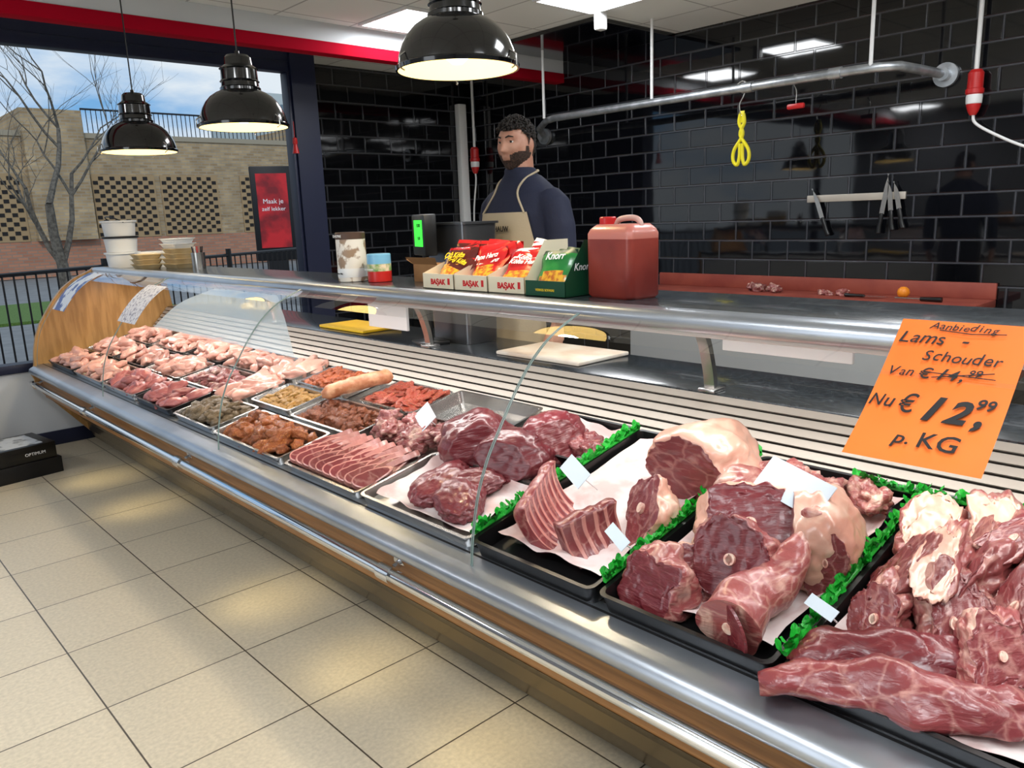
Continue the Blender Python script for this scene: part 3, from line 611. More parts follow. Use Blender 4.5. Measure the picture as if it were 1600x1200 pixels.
A=V((1.590,.0,1.236)); B=V((1.330,.0,1.022))
up=(A-B).normalized(); W_=.222; H_=(A-B).length
card=root('price_sign','orange handwritten offer card with black marker prices hanging on the glass','price sign',M=frame((B.x,.590,B.z),(0,-1,0),up))
cz=lambda y:-.004*math.sin(pi*y/H_)+.010*max(0,1-y/H_)**3
n=12; v=[];f=[]
for i in range(n+1):
    for j in range(2):
        t=i/n; v.append((j*W_+.01*(1-t),t*H_,cz(t*H_)))
for i in range(n): f.append((2*i,2*i+1,2*i+3,2*i+2))
mk('card',[((v,f),ORANGE)],card,recalc=False)
K=H_/.345; HR=random.Random(5)
def ct(s,size,x,y,sh=.3,sx=1,bold=.0002,m=INK):
    y*=K
    for ch in s:
        me=tmesh(ch,size*HR.uniform(.94,1.08),m,shear=sh+HR.uniform(-.08,.08),align='LEFT',sx=sx*HR.uniform(.92,1.05),bold=bold)
        xs=[q.co.x for q in me.vertices] or [0]; wd_=max(xs)-min(xs)
        o=bpy.data.objects.new('handwriting',me); C.objects.link(o); o.parent=card
        o.matrix_basis=T((x-min(xs),y+HR.uniform(-.0012,.0012),cz(y)+.0048))@RZ(HR.uniform(-.07,.07)); x+=wd_+size*.06
ct('Aanbieding',.022,.055,.320,.3,1.05,0); ct('Lams',.040,.012,.283,.2,1.0,0); ct('-',.04,.120,.283); ct('Schouder',.035,.066,.243,.2,.92,0)
ct('Van',.028,.020,.201,.2,.95,0); ct('€',.034,.072,.200,.15,1.); ct('14,',.034,.104,.200,.3,.95,.0004); ct('99',.021,.152,.214,.25,1)
ct('Nu',.040,.012,.122,.2,.85); ct('€',.056,.064,.112,.1,.8); ct('12,',.070,.108,.104,.25,.95,.0022); ct('99',.030,.184,.142,.25,.95,.0006)
ct('p.',.038,.080,.042,.2,1.,.0004); ct('KG',.046,.122,.040,.15,1.0,.0004)
for pp in ([(.075,.318),(.13,.313),(.185,.318)],[(.09,.214),(.195,.212)],[(.095,.203),(.19,.226)]):
    mk('pen_stroke',[(tube([(x,y*K,cz(y*K)+.005) for x,y in pp],.0009,6),INK)],card)
# ------------------------------------------------------------ pendant lamps
def lamp(x,y,z,cordtop):
    r=root('pendant_lamp','glossy black industrial dome pendant lamp with warm inner light','pendant lamp',(x,y,z),group='black dome pendant lamps over the counter')
    prof=[(.205,.0),(.212,.0),(.214,.012),(.206,.018),(.204,.03),(.198,.055),(.186,.085),(.168,.115),(.145,.14),(.118,.158),(.095,.168),(.095,.180),(.088,.186),(.086,.205),(.092,.210),(.086,.216),(.084,.262),(.090,.268),(.080,.275),(.066,.285),(.062,.318),(.050,.330),(.012,.334),(.010,.350)]
    mk('lamp_shade',[(lathe(prof,64,cap1=True),BLKG)],r,ang=30)
    mk('shade_lining',[(lathe([(.205,.001),(.200,.02),(.192,.055),(.178,.085),(.160,.11),(.13,.14),(.09,.155),(.0,.158)],48),WARM)],r,recalc=False)
    mk('lamp_bulb',[(lathe([(.0,.02),(.02,.022),(.04,.04),(.045,.065),(.035,.09),(.02,.12),(.0,.15)],20),BULB)],r)
    mk('lamp_cord',[(tube([(0,0,.34),(0,0,cordtop-z)],.004,8),BLKP)],r)
    mk('ceiling_rose',[(lathe([(.0,0),(.05,0),(.045,-.03),(.0,-.04)],20,(0,0,cordtop-z)),BLKP)],r)
    for k in range(3):
        a=2*pi*k/3+.9; ca,sa=math.cos(a),math.sin(a)
        mk('rim_clip',[(tube([(.200*ca,.200*sa,.045),(.222*ca,.222*sa,.03),(.222*ca,.222*sa,-.004),(.205*ca,.205*sa,-.012)],.0035,8),STEEL)],r)
    l=bpy.data.lights.new('pendant_bulb','SPOT'); l.energy=22; l.color=(1,.82,.56); l.shadow_soft_size=.05; l.spot_size=math.radians(125); l.spot_blend=.5
    o=bpy.data.objects.new('pendant_bulb',l); C.objects.link(o); o.location=(x,y,z+.015)
lamp(1.83,2.2,1.955,CE); lamp(1.78,3.78,1.925,CE); lamp(1.69,5.0,1.905,CE)
for y in (1.5,2.1,2.8,4.3,5.0):
    l=bpy.data.lights.new('floor_pool_fill','SPOT'); l.energy=4; l.color=(1,.80,.40); l.spot_size=math.radians(95); l.spot_blend=1; l.shadow_soft_size=.08  # added spots without fixtures, making warm pools on the floor
    o=bpy.data.objects.new('floor_pool_fill',l); C.objects.link(o); o.location=(1.19,y,.36); o.rotation_euler=(0,math.radians(-8),0)
# ------------------------------------------------------------ products on the countertop
ZT=1.21
FR=lambda x,y,z: frame((x,y,z),(0,-1,0),(0,0,1))
bx=root('round_tin','tall round white and brown printed tin with dark lid','tin',(1.80,2.93,ZT))
CARTM=mat('printed_tin',lin(226,220,210),.4,col2=lin(150,126,104),ns=16,lo=.5,hi=.56)
mk('tin_body',[(lathe([(.058,0),(.062,.003),(.062,.19)],40,cap0=True),CARTM)],bx)
mk('tin_lid',[(lathe([(.063,.178),(.063,.204),(.060,.207),(.0,.207)],40),mat('dark_lid',lin(74,52,40),.5))],bx)
mk('label_band',[(lathe([(.0625,.02),(.0628,.022),(.0628,.055),(.0625,.057)],40),WHT)],bx)
txt('DAKPINE',.016,FR(-.0635,.0,.186),WINK,bx); txt('Kakkers 900gr',.009,FR(-.0645,.0,.034),INK,bx)
cn=root('tin_can','small round printed tin with blue top and red base','can',(1.84,2.785,ZT))
mk('can_body',[(lathe([(.047,0),(.05,.003),(.05,.045)],36,cap0=True),mat('can_red',lin(190,40,35),.3)),(lathe([(.0502,.045),(.0502,.075)],36),mat('can_green',lin(90,150,70),.3,col2=lin(230,210,180),ns=30)),(lathe([(.05,.075),(.05,.112),(.047,.116)],36,cap1=True),mat('can_blue',lin(120,180,215),.3))],cn)
txt('50+ KRUIDENMIX',.0085,FR(-.0515,0,.05),WINK,cn)
wd=root('scale_display','black scale customer display with green lit screen','scale display',M=T((2.14,2.86,1.17))@RZ(math.radians(-18)))
mk('display_case',[(gbox(-.03,.03,-.085,.085,.13,.31,.008),BLKP)],wd)
mk('screen',[(gbox(-.033,-.030,-.06,.045,.17,.285),mat('green_screen',lin(60,235,70),.3,emit=.9,ecol=lin(60,240,70)))],wd,smooth=False)
mk('stand',[(tube([(0,0,-.27),(0,0,.14)],.015,14),BLKP),(gbox(-.07,.07,-.07,.07,-.27,-.255,.004),BLKP)],wd)
txt('0.000',.022,FR(-.034,-.02,.255),INK,wd); txt('0.00',.02,FR(-.034,-.02,.20),INK,wd)
sc=root('steel_pan','rectangular stainless steel pan on the work shelf','container',(2.30,2.80,.901))
mk('pan_body',[(loft([rrect(-.09,.09,-.13,.13,0,.02),rrect(-.10,.10,-.14,.14,.53,.02),rrect(-.11,.11,-.15,.15,.53,.02),rrect(-.11,.11,-.15,.15,.54,.02),rrect(-.095,.095,-.135,.135,.54,.02),rrect(-.085,.085,-.125,.125,.4,.02)]),mat('dark_stainless',lin(110,112,116),.3,.9))],sc)
CB=mat('brown_cardboard',lin(150,108,66),.8,col2=lin(140,98,58),ns=10)
ob=root('cardboard_box','small open brown cardboard box','box',(1.97,2.56,ZT))
mk('box_body',[(gbox(-.06,.06,-.08,.08,0,.07,.001),CB)],ob); mk('box_flap',[(quad((-.06,-.08,.07),(-.06,.08,.07),(-.085,.10,.10),(-.085,-.10,.10)),CB),(quad((-.06,.08,.07),(.06,.08,.07),(.06,.13,.09),(-.06,.13,.09)),CB)],ob,smooth=False,recalc=False)
def pouch(name,w,h,b,cols,words,M,label,group):
    n=10;v=[];f=[];mi=[]
    for s_ in (-1,1):
        for i in range(n+1):
            for j in range(n+1):
                u=-1+2*i/n; t=-1+2*j/n
                bul=b*(max(0,1-abs(u)**2.5)*max(0,1-abs(t)**3))**.6
                v.append((s_*bul+.004*noise.noise(V((u*2+w*40,t*2,h*90))),u*w/2*(1-.04*math.sin(t*7)),(t+1)*h/2))
    N_=(n+1)**2
    for s_ in (0,1):
        for i in range(n):
            for j in range(n):
                k=s_*N_+i*(n+1)+j; f.append((k,k+1,k+n+2,k+n+1)); 
                u=-1+2*(i+.5)/n;t=-1+2*(j+.5)/n
                mi.append(1 if (u*u*1.2+(t+.45)**2*5<1) else (2 if t>.78 or t<-.9 else 0))
    me=bpy.data.meshes.new(name); me.from_pydata(v,[],f)
    for c in cols: me.materials.append(c)
    me.polygons.foreach_set('material_index',mi); me.polygons.foreach_set('use_smooth',[True]*len(f))
    o=bpy.data.objects.new(name,me); C.objects.link(o); o.matrix_basis=M; tag(o,label,'food packet',group)
    for s,zz,sz,mm in words: txt(s,sz,FR(-b-.004,0,zz),mm,o,shear=.2,bold=.0006)
    return o
CREAM=mat('cream_cardboard',lin(226,214,186),.7)
REDP=mat('red_foil',lin(186,24,28),.2,coat=.4,bump=.6,bs=14); YELP=mat('yellow_foil',lin(232,178,46),.25,coat=.4,col2=lin(190,100,40),ns=60); DRKP=mat('dark_foil',lin(84,26,22),.2,coat=.4,bump=.6,bs=14)
GRNP=mat('green_foil',lin(20,120,50),.25,coat=.4,col2=lin(50,150,64),ns=12,bump=.6,bs=14); GRND=mat('dark_green_card',lin(12,66,42),.4)
def dispbox(y1,y0,wrd,cols,words,grp,x0=1.735,front=.055,backh=.09,bm_=CREAM,n=5):
    yc=(y0+y1)/2; w=abs(y1-y0)-.004; d=.20
    b=root('display_carton','open cream cardboard display carton with red lettering','box',(x0,yc,ZT),group='cardboard display cartons')
    t=.003
    mk('carton_tray',[(gbox(0,d,-w/2,w/2,0,t),bm_),(gbox(0,t,-w/2,w/2,0,front),bm_),(gbox(d-t,d,-w/2,w/2,0,backh),bm_)]+
       [(([(0,s*w/2,0),(d,s*w/2,0),(d,s*w/2,backh),(.10,s*w/2,backh),(0,s*w/2,front)],[(0,1,2,3,4)]),bm_) for s in (-1,1)],b,smooth=False,recalc=False)
    txt(wrd,.026,FR(-.0006,0,.018),RINK,b,bold=.0012)
    mk('emblem',[(gbox(-.0008,0,-.068,-.056,.018,.04),RINK)],b,smooth=False)
    for i in range(n):
        M=T((x0+.022+i*.028,yc+R.uniform(-.012,.012),ZT+.006+i*.004))@RZ(R.uniform(-.25,.25))@RX(R.uniform(-.18,.18))@RY(math.radians(42-i*5+R.uniform(-6,6)))
        pouch('spice_packet',w*.92,.148+R.uniform(0,.012),.018,cols,words if i<2 else [],M,'glossy seasoning packet with printed food picture, standing in a carton',grp)
dispbox(2.345,2.165,'BAŞAK',[DRKP,YELP,REDP],[('Çiğ Köfte',.102,.030,YINK)],'red and brown kofte seasoning packets')
dispbox(2.16,1.985,'BAŞAK',[REDP,YELP,REDP],[('Pane Harcı',.102,.028,WINK)],'red breading mix packets')
dispbox(1.98,1.805,'BAŞAK',[REDP,YELP,WHT],[('Köfte Harcı',.102,.026,WINK)],'red kofte mix packets')
kb=root('stock_carton','dark green cardboard carton holding green stock packets','box',(1.72,1.70,ZT))
w=.17;d=.2;t=.003
mk('carton_tray',[(gbox(0,d,-w/2,w/2,0,t),GRND),(gbox(0,t,-w/2,w/2,0,.05),GRND),(gbox(d-t,d,-w/2,w/2,0,.14),GRND)]+[(([(0,s*w/2,0),(d,s*w/2,0),(d,s*w/2,.17),(.09,s*w/2,.17),(0,s*w/2,.05)],[(0,1,2,3,4)]),CREAM if s>0 else GRND) for s in (-1,1)],kb,smooth=False,recalc=False)
txt('VERKES SOFASAI',.011,FR(-.0006,0,.018),YINK,kb)
txt('Knorr',.032,frame((.08,-w/2-.001,.08),(1,0,0),(0,0,1)),WINK,kb,shear=.3)
for i in range(5):
    M=T((1.742+i*.028,1.70,ZT+.006))@RZ(R.uniform(-.15,.15))@RX(R.uniform(-.1,.1))@RY(math.radians(28+R.uniform(-5,5)))
    pouch('stock_packet',.15,.145+R.uniform(0,.012),.015,[GRNP,YELP,GRND],[('Knorr',.11,.034,WINK)] if i<3 else [],M,'green seasoning packet standing in a carton','green seasoning packets')
jr=root('jerrycan','translucent red-brown plastic jerrycan full of sauce with red cap','jerrycan',M=T((1.84,1.49,ZT))@RZ(math.radians(-8))@SC(.93,.93,.95))
JM=mat('sauce_red_plastic',lin(148,58,46),.4,col2=lin(124,42,34),ns=5,coat=.2,sss=.35)
JM2=mat('clear_upper_plastic',lin(192,116,102),.35,coat=.2,sss=.3)
JW=mat('milky_plastic',lin(200,158,148),.35,sss=.2)
a,b=.068,.105
mk('canister_body',[(loft([rrect(-a+.008,a-.008,-b+.008,b-.008,0,.02,6),rrect(-a,a,-b,b,.01,.025,6),rrect(-a,a,-b,b,.182,.025,6)],True,False),JM),(loft([rrect(-a,a,-b,b,.182,.025,6),rrect(-a,a,-b,b,.198,.025,6),rrect(-a+.006,a-.006,-b+.006,b-.006,.212,.025,6),rrect(-a+.02,a-.02,-b+.02,b-.025,.226,.02,6)],False,True),JM2)],jr,ang=50)
mk('handle',[(tube(spline([(0,.03,.215),(0,.018,.236),(0,-.01,.243),(0,-.055,.243),(0,-.078,.232),(0,-.085,.21)],5),[.009]*26,14),JW)],jr)
mk('cap',[(lathe([(.024,.215),(.024,.224),(.027,.225),(.027,.245),(.024,.249),(0,.249)],32,(0,.068,0)),REDD)],jr)
for i,(x,y,k) in enumerate([(1.75,5.78,3),(1.86,5.50,1)]):
    for j in range(k):
        b_=root('plastic_bucket','white plastic bucket with lid, stacked at the counter end','bucket',(x,y,ZT+j*.105),group='white plastic buckets')
        mk('bucket_body',[(lathe([(.095,0),(.105,.092)],36,cap0=True),WHT)],b_); mk('bucket_lid',[(lathe([(.105,.090),(.115,.092),(.115,.103),(.10,.104),(0,.1035)],36),WHT if j!=1 else DKMETAL)],b_)
        if j==2: mk('bucket_handle',[(tube(spline([(0,-.112,.09),(-.05,-.09,.12),(-.07,0,.13),(-.05,.09,.12),(0,.112,.09)],6),.004,8),DKMETAL)],b_)
BAGA=mat('kraft_container',lin(190,165,120),.7,col2=lin(200,180,140),ns=10)
for cx,cy,nn in ((1.90,5.16,6),(1.76,5.35,3)):
    for j in range(nn):
        o=mk('food_container',[(loft([rrect(-.06,.06,-.085,.085,0,.02),rrect(-.075,.075,-.10,.10,.028,.02),rrect(-.08,.08,-.105,.105,.028,.02),rrect(-.08,.08,-.105,.105,.031,.02),rrect(-.07,.07,-.095,.095,.031,.02)]),BAGA if j<4 else WHT)],M=T((cx,cy,ZT+j*.031))@RZ(R.uniform(-.1,.1))); tag(o,'shallow takeaway food container in a stack','food container','stacked takeaway food containers')
pc=mk('pen_cup',[(lathe([(.0,0),(.04,0),(.042,.10),(.039,.10),(.037,.004),(0,.004)],24),STEEL)],M=T((1.90,4.85,ZT))); tag(pc,'round metal pen cup on the counter','cup')
for i in range(5):
    a=i*1.26; o=mk('pen',[(tube([(0,0,0),(.02*math.cos(a),.02*math.sin(a),.13)],.004,8),[INK,REDD,BLUE,WHT,INK][i])],M=T((1.90+.012*math.cos(a),4.85+.012*math.sin(a),ZT+.006))); tag(o,'slim pen standing in the metal cup','pen','pens in the cup')
o=mk('cutting_board',[(gbox(-.15,.15,-.23,.23,0,.015,.005),mat('white_board',lin(225,218,205),.5,col2=lin(210,190,170),ns=6))],M=T((2.27,2.16,.901))); tag(o,'white plastic cutting board on the dark work shelf','cutting board')
o=mk('cutting_board',[(gbox(-.12,.12,-.22,.22,0,.015,.005),mat('yellow_board',lin(235,190,30),.5))],M=T((2.24,3.62,.901))); tag(o,'yellow plastic cutting board on the dark work shelf','cutting board')
# ------------------------------------------------------------ back bench
bn=root('work_bench','long prep bench with red cutting surface along the tiled wall','bench')
REDB=mat('red_cutting_surface',lin(148,70,54),.6,col2=lin(134,58,46),ns=5)
mk('bench_body',[(gbox(5.22,5.69,1.58,4.15,.0,.77,.004),mat('bench_grey',lin(150,154,158),.5))],bn)
mk('cutting_surface',[(gbox(5.17,5.69,1.55,4.18,.77,.82,.006),REDB)],bn)
mk('upstand',[(gbox(5.67,5.695,1.55,4.18,.82,.925,.004),REDB)],bn)
for i,(x,y,s) in enumerate([(5.55,3.20,.05),(5.50,3.12,.055),(5.55,3.02,.045),(5.48,2.96,.035),(5.50,2.62,.03),(5.46,2.55,.028),(5.5,2.47,.04)]):
    put(NECK[i%5],T((x,y,.821))@RZ(i)@SCL(s*1.2,s*.8,s*.8),'meat_scrap','small pinkish meat scrap on the red bench','meat','meat scraps on the bench')
def knife(M,label,L=.20,H=.12,hc=BLKP,group=None):
    r=root('butcher_knife',label,'knife',M=M,group=group)
    n=10; top=[];bot=[]
    for i in range(n+1):
        t=i/n; top.append((0,.016*(1-max(0,(t-.55)/.45)**2*.9),t*L)); bot.append((0,-.016+.030*max(0,(t-.45)/.55)**2.2,t*L))
    v=[(x-.001,y,z) for x,y,z in top]+[(x-.001,y,z) for x,y,z in bot]+[(x+.001,y,z) for x,y,z in top]+[(x+.001,y,z) for x,y,z in bot]; m=n+1; f=[]
    for i in range(n): f+=[(i,i+1,m+i+1,m+i),(2*m+i,3*m+i,3*m+i+1,2*m+i+1),(i,2*m+i,2*m+i+1,i+1),(m+i,m+i+1,3*m+i+1,3*m+i)]
    mk('blade',[((v,f),STEEL)],r,smooth=False)
    mk('handle',[(loft([[(math.cos(a)*.011*s,math.sin(a)*.015*s+dy,z) for a in [2*pi*k/14 for k in range(14)]] for z,s,dy in ((.004,.7,0),(-.01,1,0),(-.05,.9,-.002),(-.09,1.05,0),(-H,1.2,-.004),(-H-.006,.8,-.004))]),hc)],r)
    return r
ms=mk('magnetic_strip',[(gbox(XE-.022,XE-.002,2.15,2.85,1.475,1.525,.003),SLAT)]); tag(ms,'silver magnetic knife strip on black tiles','knife rack')
kx=XE-.036
for (y,z,rz,L) in ((2.72,1.36,-20,.23),(2.295,1.38,8,.27),(2.235,1.40,-6,.20),(2.18,1.41,-12,.19)):
    knife(T((kx,y,z))@RX(math.radians(rz)),'steel butcher knife with black handle on the magnetic strip',L,.13,group='knives on the magnetic strip')
knife(T((5.42,2.28,.835))@RX(math.radians(90))@RZ(math.radians(90)),'black handled knife lying on the red bench',.16,.13)
o=mk('orange_fruit',[(lathe([(0,0),(.02,.004),(.036,.02),(.04,.038),(.034,.06),(.018,.074),(0,.077)],24),mat('orange_peel',lin(235,140,30),.45,bump=.3,bs=200))],M=T((5.52,2.06,.821))); tag(o,'small round orange on the red bench','orange')
o=mk('honing_steel',[(tube([(0,0,.016),(0,-.13,.016)],[.013,.016],12),BLKP),(tube([(0,.0,.016),(0,.16,.016)],.005,8),STEEL)],M=T((5.38,1.90,.821))); tag(o,'honing steel with black handle on the red bench','honing steel')
# ------------------------------------------------------------ meat rail
rl=root('hanging_rail','galvanised steel hanging rail fixed to the tiled wall','hanging rail')
mk('rail_pipe',[(tube([(5.67,5.55,2.20),(5.45,5.40,2.245),(5.2,5.06,2.27),(5.13,4.9,2.27),(5.13,2.3,2.27),(5.15,2.16,2.27),(5.22,2.06,2.268),(5.4,2.02,2.26),(5.67,1.95,2.24)],.029,18),GALV)],rl,ang=60)
for p,q_ in (((5.695,1.95,2.24),(5.66,1.95,2.24)),((5.695,5.55,2.20),(5.66,5.55,2.20))):
    mk('wall_flange',[(tube([p,q_],.075,24),GALV),(tube([q_,(q_[0]-.05,q_[1],q_[2])],.04,18),GALV)],rl)
for y in (3.0,2.38): mk('pipe_coupling',[(tube([(5.13,y,2.27),(5.13,y+.08,2.27)],.036,18),GALV)],rl)
for y in (2.2,3.86,5.02): mk('hanging_rod',[(tube([(5.13,y,2.28),(5.13,y,CE)],.012,10),WHT)],rl)
hk=mk('s_hook',[(tube(spline([(5.13,3.12,2.30),(5.13,3.08,2.315),(5.13,3.045,2.29),(5.13,3.07,2.22),(5.13,3.10,2.16),(5.13,3.085,2.09),(5.13,3.06,2.10)],6),.005,8),STEEL)]); tag(hk,'steel s-hook hanging on the rail','hook')
YP=mat('yellow_plastic',lin(228,215,30),.4)
tg=root('yellow_scissors','yellow plastic handled shears hanging from a hook','shears',(5.13,3.08,2.10))
for s in (-1,1):
    mk('handle',[(tube(spline([(0,s*.012,0),(0,s*.02,-.06),(0,-s*.01,-.14),(0,s*.055,-.24),(0,s*.062,-.31),(0,s*.03,-.345),(0,s*.012,-.29),(0,s*.01,-.2)],6),.0125,10),YP)],tg)
mk('blade',[(gbox(-.003,.003,-.02,.02,-.06,.02,.002),YP)],tg)
h2=root('red_handle_hook','meat hook with short red cross handle hanging on the rail','hook',(5.13,2.68,2.24))
mk('hook_wire',[(tube(spline([(0,-.02,.05),(0,.02,.06),(0,.03,.02),(0,.0,-.04),(0,0,-.13)],6),.004,8),STEEL)],h2); mk('handle',[(gbox(-.015,.015,-.06,.06,-.155,-.12,.01),REDD)],h2)
def cee(p,label,top,cab):
    r=root('power_plug',label,'power plug',p,group='red industrial power plugs')
    mk('plug_body',[(lathe([(.0,.16),(.03,.16),(.045,.14),(.045,.05),(.052,.045),(.052,.02),(.045,.015),(.04,-.02),(.042,-.05),(.03,-.09),(.018,-.11),(0,-.11)],24),REDD)],r)
    mk('grey_sleeve',[(lathe([(.043,.02),(.047,.0),(.045,-.04),(.040,-.045)],24),WHT)],r)
    mk('conduit',[(tube([(0,0,.15),(0,0,top-p[2])],.014,12),WHT)],r)
    mk('cable',[(tube(spline([(0,0,-.10)]+cab,8),.009,10),WHT)],r)
cee((5.63,1.76,2.08),'red three-phase power plug on white conduit by the rail end',CE,[(0,-.02,-.16),(0,-.14,-.24),(0,-.32,-.33),(0,-.6,-.42),(0,-1.0,-.45)])
cee((5.60,6.52,2.02),'red and grey power plug hanging on white cable in the corner',CE,[(0,0,-.2),(0,.05,-.5),(0,.06,-.9),(0,.03,-1.3)])
po=mk('wall_conduit',[(gbox(5.48,5.58,6.60,6.675,0,2.62,.008),WHT)]); tag(po,'white vertical trunking duct on black tiles','pipe')
sn=mk('motion_sensor',[(gbox(-.04,.04,-.035,.035,-.13,0,.015),WHT)],M=T((4.62,3.93,CE-.001))); tag(sn,'small white motion sensor on the ceiling','sensor')
ts=mk('red_tassel',[(tube([(0,0,.25),(0,0,.12)],.003,6),REDD),(lathe([(.0,.13),(.018,.12),(.02,.08),(.015,.07),(.028,0),(0,0)],14),REDD)],M=T((3.26,6.03,2.02))); tag(ts,'red hanging tassel ornament by the window post','ornament')
# ------------------------------------------------------------ boxes near the window
bg=root('product_box','black printed cardboard box lying on another box','box',M=T((.86,5.52,.0))@RZ(math.radians(8)))
mk('box_body',[(gbox(-.30,.20,-.18,.18,.10,.20,.004),BLKP)],bg); mk('box_top_label',[(gbox(-.26,.14,-.15,.15,.20,.2015),mat('grey_print',lin(200,204,208),.4,col2=lin(110,114,120),ns=14,lo=.5,hi=.6))],bg,smooth=False)
mk('box_base',[(gbox(-.32,.22,-.19,.19,.0,.10,.004),DKMETAL)],bg)
txt('OPTIMUM',.026,frame((.08,-.182,.14),(1,0,0),(0,0,1)),WINK,bg)
o=mk('black_bag',[(lump(9.2,.2,1.5,4,.6),BLKP)],M=T((.58,5.86,.0))@SCL(.24,.14,.26)); tag(o,'crumpled black plastic bag by the window wall','bag')
# ------------------------------------------------------------ person
SKIN=mat('skin',lin(196,148,126),.55,sss=.12,col2=lin(180,128,106),ns=20)
HAIRM=mat('black_hair',lin(20,16,14),.7,bump=1,bs=130,col2=lin(40,33,29),ns=90)
BEARD=mat('dark_beard',lin(40,29,24),.8,bump=1,bs=260,col2=lin(74,52,42),ns=160)
NAVY=mat('navy_knit',lin(22,29,54),.8,bump=.25,bs=90); APR=mat('beige_apron',lin(182,168,142),.8,bump=.2,bs=120)
def sm(a,b,x): 
    t=max(0,min(1,(x-a)/(b-a))); return t*t*(3-2*t)
def headp(n):
    x,y,z=n; p=V((x*.098,y*.079,z*.120))
    if x<0: p.x*=1.06
    if z<0:
        t=-z; p.y*=1-.20*t**1.6
        p.x*=(1-.02*t) if x>0 else (1-.42*t**1.2)
    if x>0:
        G=lambda y0,z0,sy,sz: math.exp(-((p.y-y0)/sy)**2-((p.z-z0)/sz)**2)
        fx=sm(0,.5,x); d=0
        zz=p.z; ridge=0
        if zz>-.024: ridge=max(0,1-(zz+.024)/.056)
        else: ridge=math.exp(-((zz+.024)/.009)**2)
        d+=.027*ridge*math.exp(-(p.y/(.010+.006*math.exp(-((zz+.024)/.012)**2)))**2)
        d+=.006*G(0,.038,.045,.012)
        for s in (-1,1): d-=.011*G(s*.031,.018,.017,.012); d+=.005*G(s*.045,-.012,.018,.018); d-=.004*G(s*.036,-.052,.014,.02)
        d+=.008*G(0,-.053,.022,.011); d-=.005*G(0,-.055,.024,.0022); d-=.004*G(0,-.075,.02,.008); d+=.013*G(0,-.102,.026,.02)
        p.x+=d*fx
    return p
def sphgrid(nu=112,nv=84):
    vs=[]
    for j in range(nv+1):
        ph=pi*j/nv
        for i in range(nu):
            a=2*pi*i/nu; vs.append(V((math.sin(ph)*math.cos(a),math.sin(ph)*math.sin(a),math.cos(ph))))
    fs=[]
    for j in range(nv):
        for i in range(nu):
            a=j*nu+i; b=j*nu+(i+1)%nu; fs.append((a,a+nu,b+nu,b))
    return vs,fs
SV,SF=sphgrid()
HP=[headp(n) for n in SV]
HM=T((.025,0,1.778))@RZ(math.radians(14))@RY(math.radians(2))
def remesh(parts,name,m,vox,parent,smooth_it=6):
    vs=[];fs=[]
    for g in parts:
        o=len(vs); vs+=list(g[0]); fs+=[tuple(i+o for i in f) for f in g[1]]
    me=bpy.data.meshes.new(name); me.from_pydata([tuple(v) for v in vs],[],fs)
    bm=bmesh.new(); bm.from_mesh(me); bmesh.ops.remove_doubles(bm,verts=bm.verts[:],dist=1e-5); bmesh.ops.recalc_face_normals(bm,faces=bm.faces[:]); bm.to_mesh(me); bm.free()
    o=bpy.data.objects.new(name,me); C.objects.link(o)
    r=o.modifiers.new('r','REMESH'); r.mode='VOXEL'; r.voxel_size=vox
    s=o.modifiers.new('s','SMOOTH'); s.iterations=smooth_it; s.factor=.5
    dg=bpy.context.evaluated_depsgraph_get(); e=o.evaluated_get(dg); m2=bpy.data.meshes.new_from_object(e)
    o.modifiers.clear(); o.data=m2; m2.materials.clear(); m2.materials.append(m); m2.polygons.foreach_set('use_smooth',[True]*len(m2.polygons))
    o.parent=parent; return o
def ell(z,rx,ry,cx=0,cy=0,n=32,p=2.3):
    out=[]
    for i in range(n):
        a=2*pi*i/n; c,s=math.cos(a),math.sin(a); out.append((cx+rx*math.copysign(abs(c)**(2/p),c),cy+ry*math.copysign(abs(s)**(2/p),s),z))
    return out
per=root('person','man with dark beard in navy turtleneck and beige apron standing','person',M=T((2.66,2.765,0))@RZ(math.radians(176)))
torso=[(.80,.10,.15,0),(.88,.125,.178,0),(.98,.12,.175,.0),(1.12,.112,.165,.0),(1.24,.122,.180,.0),(1.36,.135,.203,.0),(1.46,.135,.215,-.005),(1.53,.118,.206,-.01),(1.575,.098,.176,-.012),(1.612,.080,.126,-.010),(1.645,.067,.080,-.004)]
def torso_g(o=0): return loft([ell(z,rx+o,ry+o,cx) for z,rx,ry,cx in torso])
def neck_g(o=0,z1=1.73,r=.064): return loft([ell(z,r+o+(.004 if z<1.62 else 0),r+o,cx,p=2) for z,cx in ((1.58,-.006),(1.62,0),(1.66,.004),(z1,.008))])
def arm_g(s,o=0):
    p=[(-.01,s*.17,1.535),(-.01,s*.218,1.495),(-.012,s*.252,1.40),(-.012,s*.272,1.22),(.01,s*.278,1.12),(.045,s*.28,.97)]; r=[.056,.065,.060,.051,.047,.031]
    return tube(p,[k+o for k in r],20)
def leg_g(s,o=0):
    return tube([(0,s*.085,.90),(0,s*.095,.75),(.01,s*.10,.52),(-.005,s*.10,.35),(-.02,s*.10,.10)],[k+o for k in (.085,.082,.058,.055,.038)],20)
hand=[]
hy=.28
